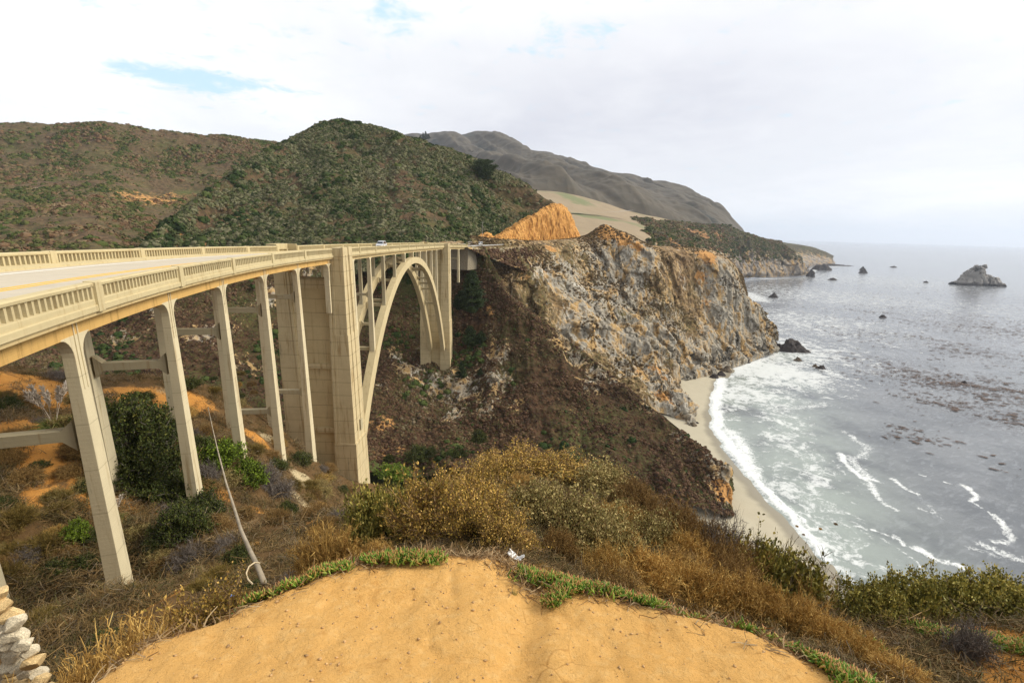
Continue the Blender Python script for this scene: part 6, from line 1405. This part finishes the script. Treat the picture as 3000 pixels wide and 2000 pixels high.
# ------------------------------------------------------------------ trees
def conifer(p, h, wd, label, seed, group=None, layers=26, lean=0., shape='cypress', lf=.05, cat='tree', name='cypress_tree'):
    R = np.random.RandomState(seed); r = thing(name, label, cat, (p[0], p[1], p[2]-.3), 0, group)
    mb = MB(); mb.tube([(0, 0, 0), (lean*.3, 0, h*.4), (lean*.7, .1, h*.75), (lean, 0, h*.97)], h*.028, h*.006, 8)
    pads = []
    for i in range(layers):
        t = .06+.92*(i+R.rand())/layers
        rad = wd/2*((1-t)**.62*(.35+.65*min(1, t/.28)) if shape == 'cypress' else (1-t)**.9)
        if shape == 'flat': rad = wd/2*math.sqrt(max(.05, 1-((t-.62)/.42)**2)); 
        if shape == 'flat' and t < .25: continue
        for j in range(5 if rad > wd*.15 else 3):
            a = R.rand()*6.28; L = rad*(.62+.5*R.rand()); z0 = h*t; up = L*(.10+.18*R.rand())
            e = (lean*t+math.cos(a)*L, math.sin(a)*L, z0+up)
            mb.tube([(lean*t, 0, z0-L*.12), (lean*t+math.cos(a)*L*.5, math.sin(a)*L*.5, z0+up*.35), e], h*.009, h*.002, 4)
            for q in np.linspace(.35, 1, 5):
                c = np.array([lean*t+math.cos(a)*L*q, math.sin(a)*L*q, z0+up*q]); s_ = L*.20+wd*.035; pads.append((c, s_))
    mb.build('trunk', L_BARK, r)
    C = np.repeat(np.array([c for c, _ in pads]), 55, 0); s_ = np.repeat(np.array([x for _, x in pads]), 55)[:, None]
    u = unit(R.normal(size=C.shape))*R.rand(len(C), 1)**.45; C = C+u*s_*np.array([1.15, 1.15, .42])
    obj('crown', npmesh('crown', *leaves(C, wd*lf, R, .45, .9), L_CON), r)
conifer(at(1084, 722, 206), 20, 13.5, 'large dark cypress leaning against the canyon wall beside the far tower', 1, layers=30, lf=.045)
conifer(at(1056, 712, 207), 9, 7, 'narrow dark cypress squeezed between the big cypress and the far tower', 2, layers=18, lf=.06)
conifer(at(1080, 795, 198), 9.5, 9, 'spreading dark cypress on the ledge below the big cypress', 3, layers=16, lf=.055)
conifer(at(1105, 790, 199), 6, 6.5, 'small dark cypress right of the one on the ledge', 4, layers=14, lf=.06)
conifer(at(1060, 868, 180), 7.5, 5.5, 'small conifer alone under the cypress ledge right of the far tower foot', 5, layers=16, shape='cone', lf=.06)
conifer(at(1103, 862, 180), 3.8, 3, 'tiny conifer right of the small conifer under the ledge', 6, layers=10, shape='cone', lf=.07)
conifer(at(1111, 424, 366), 17, 18, 'dark wind swept cypress standing alone high on the cone hill', 7, layers=18, shape='flat', lf=.045)
for i, (a, b, hh) in enumerate([(966, 323, 14), (972, 322, 20), (978, 321, 24), (984, 320, 15)]):
    conifer(at(a, b, 1500), hh, 12, 'distant dark pine, one of a small row on the far ridge beside the cone hill', 20+i, 'pines on the far ridge', 10, 0, 'cone', .12, name='pine_tree')
for a, b, h_, w_, lab in [(1100, 1012, 5, 7, 'round dark green tree in the canyon bottom left of the dark slope'), (1050, 1052, 4.5, 9, 'dark green thicket tree by the creek right of the tower'), (960, 1050, 5, 12, 'broad dark green willow by the creek next to the tower'), (895, 1060, 3.5, 5, 'small green willow by the creek beside the tower foot'), (990, 1045, 4, 6, 'green willow in the middle of the creek bed')]:
    plant('dark', at(a, b, 140-(b-1000)*.05), h_, w_, lab)
for a, b, h_, w_, lab in [(905, 1092, 4, 14, 'bright green reeds by the creek at the tower foot')]:
    plant('bright', at(a, b, 128), h_, w_, lab)
pampas(at(1001, 505, 300), 5, 4, 'dry pampas grass left on the lower cone hill', 7); pampas(at(1051, 493, 305), 5.5, 4, 'dry pampas grass beside the low pole on the cone hill', 7)
for a, b, y, h_, w_, lab in [(1150, 565, 262, 3, 5, 'dark round bush at the road edge right of the abutment, leftmost'), (1188, 561, 285, 3, 6.5, 'dark round bush at the road edge under the orange cut, largest'), (1222, 568, 285, 2.6, 4.5, 'dark bush left of the grey retaining wall'), (1128, 600, 232, 3, 6, 'dark bush on the slope right of the abutment'), (1098, 583, 232, 2.6, 5, 'green bush at the foot of the abutment'), (1170, 498, 340, 3, 5, 'dark bush perched on the top edge of the orange cut')]:
    plant('dark', at(a, b, y), h_, w_, lab)
# ------------------------------------------------------------------ rocks in the surf
def rockmat(name, lo, hi, wet):
    def f(k, b):
        p = k.pos(); sp = k.new('ShaderNodeSeparateXYZ'); k.put(sp.inputs[0], p); n = k.noise(p, .35, 7, .72); n2 = k.noise(p, 1.8, 6, .75)
        c = k.mix(k.math('ADD', k.math('MULTIPLY', n, .6), k.math('MULTIPLY', n2, .4)), lo, hi); k.put(b.inputs['Normal'], k.bump(n2, .9, .5))
        z = k.math('ADD', sp.outputs[2], k.math('MULTIPLY', n2, 2.)); return k.mix(k.step(z, SEA+wet, SEA+wet*.35), c, (.035, .03, .028))
    return material(name, f)
R_PALE = rockmat('guano_pale_rock', (0.136, 0.119, 0.111), (0.476, 0.451, 0.416), 9); R_DARK = rockmat('dark_wet_rock', (0.024, 0.019, 0.019), (0.093, 0.076, 0.068), .6); R_BRN = rockmat('brown_sea_rock', (0.060, 0.043, 0.030), (0.221, 0.170, 0.111), 1.0)
def rock(c, wx_, wy_, h, mat, label, seed, peaks=((0, 0, .6, 1.),), group=None, n=46):
    u = np.linspace(-1, 1, n); X_, Y_ = np.meshgrid(u, u, indexing='ij'); Z_ = 0*X_-.35
    for a, b, s_, hh in peaks:
        d = np.sqrt((X_-a)**2+(Y_-b)**2)/s_; Z_ = np.maximum(Z_, hh*(1-d**1.25)*1.0)
    P_ = np.stack([X_*wx_/2, Y_*wy_/2, Z_*h], -1); m_ = np.clip(1.3-np.sqrt(X_**2+Y_**2), 0, 1)
    fr = h*.9; P_ = P_+np.stack([fbm(P_/fr*1.6, 4, seed), fbm(P_/fr*1.6, 4, seed+3), .9*fbm(P_/fr*1.5, 5, seed+5, True)], -1)*(h*.30*m_)[..., None]; P_[..., 2] += h*.16*m_*fbm(P_/(h*.22), 4, seed+9, True); P_[..., 0] += h*.07*m_*fbm(P_/(h*.2), 3, seed+11); P_ = faceted(P_, h*.42, h*.16, seed+60, m_, 1.2); P_ = faceted(P_, h*.17, h*.06, seed+70, m_, 1.2)
    me = npmesh('sea_rock', P_.reshape(-1, 3), grid_faces(n, n), mat, False); o = obj('sea_rock', me); o.location = tuple(c); return tag(o, label, 'rock', group)
c = atz(2243, 655, SEA); rock(c, 100, 60, 35, R_PALE, 'big pale sea stack offshore at the right, streaked white', 3, ((-.18, 0, .62, 1.), (.15, .1, .62, .88), (.42, -.1, .55, .5), (-.55, 0, .55, .36)), n=110)
rock(atz(2287, 656, SEA), 34, 26, 12, R_PALE, 'lower grey lump at the right foot of the big pale sea stack', 4, n=50)
rk_list = [(1824, 806, 20, 12, 7.6, R_DARK, 'large dark wedge shaped rock in the surf off the headland point', ((-.35, 0, .75, 1.), (-.05, 0, .75, .95), (.4, -.1, .6, .42))), (1789, 800, 8, 6, 3.5, R_DARK, 'dark rock left next to the large dark wedge rock', None), (1777, 790, 6, 5, 4, R_DARK, 'small dark rock touching the headland point', None), (1772, 803, 5, 4, 2.2, R_DARK, 'flat dark rock at the foot of the headland point', None),
 (1760, 808, 6, 5, 2.4, R_DARK, 'dark boulder at the cliff foot left of the headland point', None), (1832, 828, 6, 4, 2.2, R_BRN, 'brown rock awash below the large dark wedge rock', None), (1885, 846, 7, 4, 2.2, R_DARK, 'twin dark rock awash right of the brown one', None), (1872, 842, 4, 3, 1.5, R_BRN, 'small brown rock left of the twin dark rock', None),
 (1706, 832, 11, 8, 5, R_DARK, 'black boulder heap at the headland foot', None), (1690, 826, 9, 7, 5, R_DARK, 'black boulder left of the boulder heap at the headland foot', None), (1668, 853, 8, 6, 3, R_BRN, 'greenish brown rock by the far end of the beach', None), (1655, 862, 6, 5, 2.4, R_DARK, 'dark rock where the beach meets the surf', None), (1640, 868, 6, 4, 2.4, R_DARK, 'dark rock at the beach corner under the cliff', None),
 (1728, 824, 8, 5, 2.4, R_DARK, 'low dark rock right of the boulder heap', None), (1862, 636, 20, 14, 15, R_DARK, 'pointed dark rock off the second headland', None), (1887, 620, 52, 30, 15, R_DARK, 'broad dark rock between the second and the farthest headland', ((-.3, 0, .6, .9), (.2, 0, .7, 1.))), (1981, 620, 20, 14, 8, R_DARK, 'tiny dark rock offshore beyond, upper of two', None), (1982, 627, 24, 14, 9, R_DARK, 'tiny dark rock offshore beyond, lower of two', None),
 (2027, 729, 9, 5, 2.6, R_DARK, 'lone small dark rock amid the kelp', None), (1776, 683, 14, 9, 5.5, R_DARK, 'dark rock in the white wash right of the cove', None), (2126, 649, 12, 7, 3, R_DARK, 'speck of dark rock left of the big sea stack', None), (1912, 643, 22, 9, 4, R_DARK, 'low dark rock off the second headland, farther out', None), (2052, 614, 26, 12, 4, R_DARK, 'thin dark reef near the horizon', None),
 (1590, 978, 5, 4, 1.6, R_BRN, 'small rock at the foot of the pale spur on the beach', None), (1600, 973, 3, 2, .8, R_DARK, 'dark stone on the sand beside the pale spur', None), (1925, 610, 90, 14, 6, R_DARK, 'long flat dark reef running off the farthest headland', ((-.5, 0, .7, .9), (0, 0, .7, .5), (.5, 0, .6, .3))), (2214, 879, 3.4, 2, 1.2, R_DARK, 'single black kelp covered rock far out right', None)]
for i, (a, b, wx_, wy_, h, m_, lab, pk) in enumerate(rk_list):
    q = atz(a, b, SEA); q = q+np.array([0, 0, -.1*h]); q[2] = max(q[2], SEA-1); rock(q, wx_*1.25, wy_*1.25, h*1.15, m_, lab, 30+i, pk or ((0, 0, .8, 1.),), n=30)
# ------------------------------------------------------------------ stone wall, pole, hose, litter, pebbles
S_ROCK = plain('pale_fieldstone', (.58, .50, .36), .9, .45, 9.); S_ROCK2 = plain('ochre_fieldstone', (.60, .43, .21), .9, .45, 9.)
def stone_mesh(seed):
    import bmesh
    bm = bmesh.new(); bmesh.ops.create_icosphere(bm, subdivisions=3, radius=1.); R = random.Random(seed); pl = [Vector((R.uniform(-1, 1), R.uniform(-1, 1), R.uniform(-1, 1))).normalized() for _ in range(11)]
    ds = [R.uniform(.50, .74) for _ in pl]
    for v in bm.verts:
        for n_, d_ in zip(pl, ds):
            e = v.co.dot(n_)-d_
            if e > 0: v.co -= n_*e*.92
    co = np.array([v.co for v in bm.verts]); dd = fbm(co*2.6, 4, seed)*.07
    for v, d_ in zip(bm.verts, dd): v.co *= 1+d_
    me = bpy.data.meshes.new('stone'); bm.to_mesh(me); bm.free(); return me
stones = [stone_mesh(40+i) for i in range(7)]
for i, m_ in enumerate(stones): m_.materials.append(S_ROCK if i % 3 else S_ROCK2)
wall = thing('stone_wall', 'rough dry stone wall stepping down at the lower left corner', 'stone wall', tuple(at(30, 1568, 4.1)))
def kid(o, parent): o.parent = parent; o.matrix_parent_inverse = Matrix.Translation(-Vector(parent.location))
nst = 0
for row, dy in enumerate(range(1368, 1640, 22)):
    edge = 8+(dy-1372)*.52
    for col_ in range(0, 8):
        dx = edge-12-25*col_+rnd.uniform(-5, 5)
        if dx < -95 or col_ < 0: continue
        y_ = 4.1+rnd.uniform(-.05, .05)+.02*col_; p = at(dx, dy+rnd.uniform(-5, 5), y_)
        o = bpy.data.objects.new('stone', rnd.choice(stones)); link(o); sc = rnd.uniform(.078, .112)
        o.location = tuple(p); o.scale = (sc*rnd.uniform(.95, 1.35), sc*1.1, sc*rnd.uniform(.8, 1.15)); o.rotation_euler = (rnd.uniform(-.2, .2), rnd.uniform(.2, .9), rnd.uniform(-.4, .4)+(3.14 if rnd.random() < .5 else 0)); kid(o, wall); nst += 1
mb = MB(); q_ = [at(-110, 1392, 4.25), at(-20, 1400, 4.25), at(62, 1560, 4.25), at(70, 1700, 4.25), at(-110, 1700, 4.25)]; bk = [v+np.array([-.25, .25, 0]) for v in q_]
mb.add([tuple(v) for v in q_+bk], [(0, 1, 2, 3, 4), (9, 8, 7, 6, 5)]+[(i, 5+i, 5+(i+1) % 5, (i+1) % 5) for i in range(5)])
bb(mb, 'mortar', plain('mortar', (.34, .27, .17), .95, .35, 8), wall)
pp = [at(607, 1338, 6.3), at(592, 1300, 6.7), at(575, 1265, 7.2), at(553, 1215, 8.2), at(541, 1175, 9.2), at(520, 1110, 11.5), at(503, 1045, 14.5), at(490, 990, 17.5), at(478, 935, 20)]
lp = thing('leaning_pole', 'long bare weathered pole leaning out over the gully left of the large dry bush', 'pole', tuple(pp[0])); mb = MB(); mb.tube([tuple(p) for p in pp], .046, .012, 10); bb(mb, 'shaft', plain('driftwood_grey', (.34, .28, .20), .85, .3, 3), lp, True)
mb = MB(); mb.tube([tuple(at(a, b, y)) for a, b, y in [(597, 1292, 6.6), (585, 1291, 6.5), (572, 1300, 6.4), (566, 1315, 6.3), (570, 1330, 6.2), (580, 1340, 6.1)]], .012, .012, 6); tag(mb.build('hose', plain('pale_hose', (.62, .50, .32))), 'pale plastic hose looping out beside the foot of the leaning pole', 'hose')
def scrap(px, py, w_, h_, label, mat, seed, name, cat, stretch=1.6):
    p = hit(px, py, 2.2); n = 14; u = np.linspace(-1, 1, n); X_, Y_ = np.meshgrid(u, u, indexing='ij'); q = np.stack([X_*w_, Y_*h_, 0*X_], -1)
    q[..., 2] = .5*w_*fbm(np.stack([X_*1.3, Y_*1.3, 0*X_], -1), 4, seed)+.05*w_+.4*w_*np.abs(X_)**2; q[..., :2] *= (.85+.3*vnoise(np.stack([X_*2, Y_*2, 0*X_+5], -1), seed))[..., None]
    o = obj(name, npmesh(name, q.reshape(-1, 3), grid_faces(n, n), mat)); o.location = (p[0], p[1], p[2]+.035); o.rotation_euler = (.25, 0, -.5); m_ = o.modifiers.new('thick', 'SOLIDIFY'); m_.thickness = .003
    tag(o, label, cat)
scrap(1186, 1288, .105, .05, 'crumpled white tissue on the dirt below the tall bushes', plain('white_tissue', (.75, .74, .72), .9, .05), 3, 'tissue', 'tissue')
def wrap_f(k, b): n = k.noise(k.new('ShaderNodeTexCoord').outputs['Object'], 28, 3); return k.mix(k.step(n, .48, .52), (.16, .27, .62), (.72, .74, .80))
scrap(535, 1374, .055, .035, 'small blue and white wrapper at the left dirt edge', material('printed_wrapper', wrap_f), 5, 'wrapper', 'wrapper')
scrap(508, 1400, .045, .012, 'small orange scrap lying in the dry grass', plain('orange_scrap', (.62, .16, .03)), 7, 'scrap', 'litter')
R = np.random.RandomState(77); n = 5200; px_ = R.uniform(-3.2, 3.1, n); py_ = R.uniform(1.6, 4.8, n); ok = dirtmask(px_, py_) > -.05; px_, py_ = px_[ok], py_[ok]; pz_ = Gd(px_, py_)
base_v = np.array([(1, 0, 0), (-1, 0, 0), (0, 1, 0), (0, -1, 0), (0, 0, 1), (0, 0, -1)], float); base_f = np.array([(0, 2, 4), (2, 1, 4), (1, 3, 4), (3, 0, 4), (2, 0, 5), (1, 2, 5), (3, 1, 5), (0, 3, 5)])
sz = .0022+.017*R.rand(len(px_))**11; V = np.stack([px_, py_, pz_+sz*.3], -1)[:, None]+base_v[None]*sz[:, None, None]*(.6+.8*R.rand(len(px_), 6, 1))*np.array([1, 1, .7])
F = base_f[None]+(np.arange(len(px_))*6)[:, None, None]
tag(obj('pebbles', npmesh('pebbles', V.reshape(-1, 3), F.reshape(-1, 3), plain('pebble', (.50, .31, .14), .9, .5, 20))), 'small pebbles and crumbs strewn over the bare dirt', 'pebbles', None, 'stuff')
# ------------------------------------------------------------------ floating kelp
def kelp_mat(n, seed):
    R = np.random.RandomState(seed); C = []
    for a, b, r, w_ in [(2200, 800, 55, 3), (2150, 730, 110, 3), (2300, 760, 110, 3), (2050, 780, 70, 2), (2330, 900, 30, 2), (2200, 880, 34, 2.2), (2260, 950, 22, 1.3), (2330, 980, 16, .8), (2130, 930, 24, .9), (2050, 850, 40, 1.2), (2240, 690, 230, 3), (1990, 720, 120, 1.6), (2100, 1000, 14, .3), (2330, 1080, 9, .2)]:
        c = atz(a, b, SEA)[:2]; m = int(n*w_/25); C.append(c+R.normal(size=(m, 2))*r*.55)
    C = np.concatenate(C); q = np.stack([C[:, 0]*math.cos(.49)-C[:, 1]*math.sin(.49), C[:, 0]*math.sin(.49)+C[:, 1]*math.cos(.49), 0*C[:, 0]], -1)
    C = C[fbm(q/np.array([60., 26., 1.]), 3, 5)*.8+.9*fbm(q/np.array([9., 4., 1.]), 3, 6)+.35*R.normal(size=len(C)) > .42]; m = len(C); L = .45+1.7*R.rand(m)**2.5; W_ = L*(.22+.25*R.rand(m)); th = -.49+R.normal(size=m)*.35
    an = np.linspace(0, 2*math.pi, 7)[:-1]; rr_ = .6+.7*R.rand(m, 6); x = np.cos(an)[None]*L[:, None]*rr_; y = np.sin(an)[None]*W_[:, None]*rr_
    X_ = C[:, :1]+x*np.cos(th)[:, None]-y*np.sin(th)[:, None]; Y_ = C[:, 1:]+x*np.sin(th)[:, None]+y*np.cos(th)[:, None]; top = np.stack([X_, Y_, SEA+.22+.12*R.rand(m, 6)], -1)
    ctr = np.concatenate([C, np.full((m, 1), SEA+.46)], 1)[:, None]; V = np.concatenate([top, ctr], 1); b = (np.arange(m)*7)[:, None]
    F = np.concatenate([np.concatenate([b+j, b+(j+1) % 6, b+6], 1) for j in range(6)])
    tag(obj('kelp', npmesh('kelp', V.reshape(-1, 3), F, plain('wet_kelp', (.085, .050, .036), .7, .3, .5))), 'scattered brown kelp floating in drifts on the water', 'kelp', None, 'stuff')
kelp_mat(16000, 3)
# ------------------------------------------------------------------ haze
hz = MB(); hz.box(-37000, 37000, -3000, 37000, -96, 760)
MH = bpy.data.materials.new('haze_air'); MH.use_nodes = True; MH.node_tree.nodes.clear()
k = NT(MH.node_tree); o_ = k.new('ShaderNodeOutputMaterial'); pv = k.new('ShaderNodeVolumePrincipled')
pv.inputs['Color'].default_value = (.78, .86, 1., 1); pv.inputs['Density'].default_value = .00007; pv.inputs['Anisotropy'].default_value = .3
k.l.new(pv.outputs[0], o_.inputs['Volume'])
h_ = hz.build('haze', MH); tag(h_, kind='stuff'); h_['label'] = 'thin sea haze over the coast'
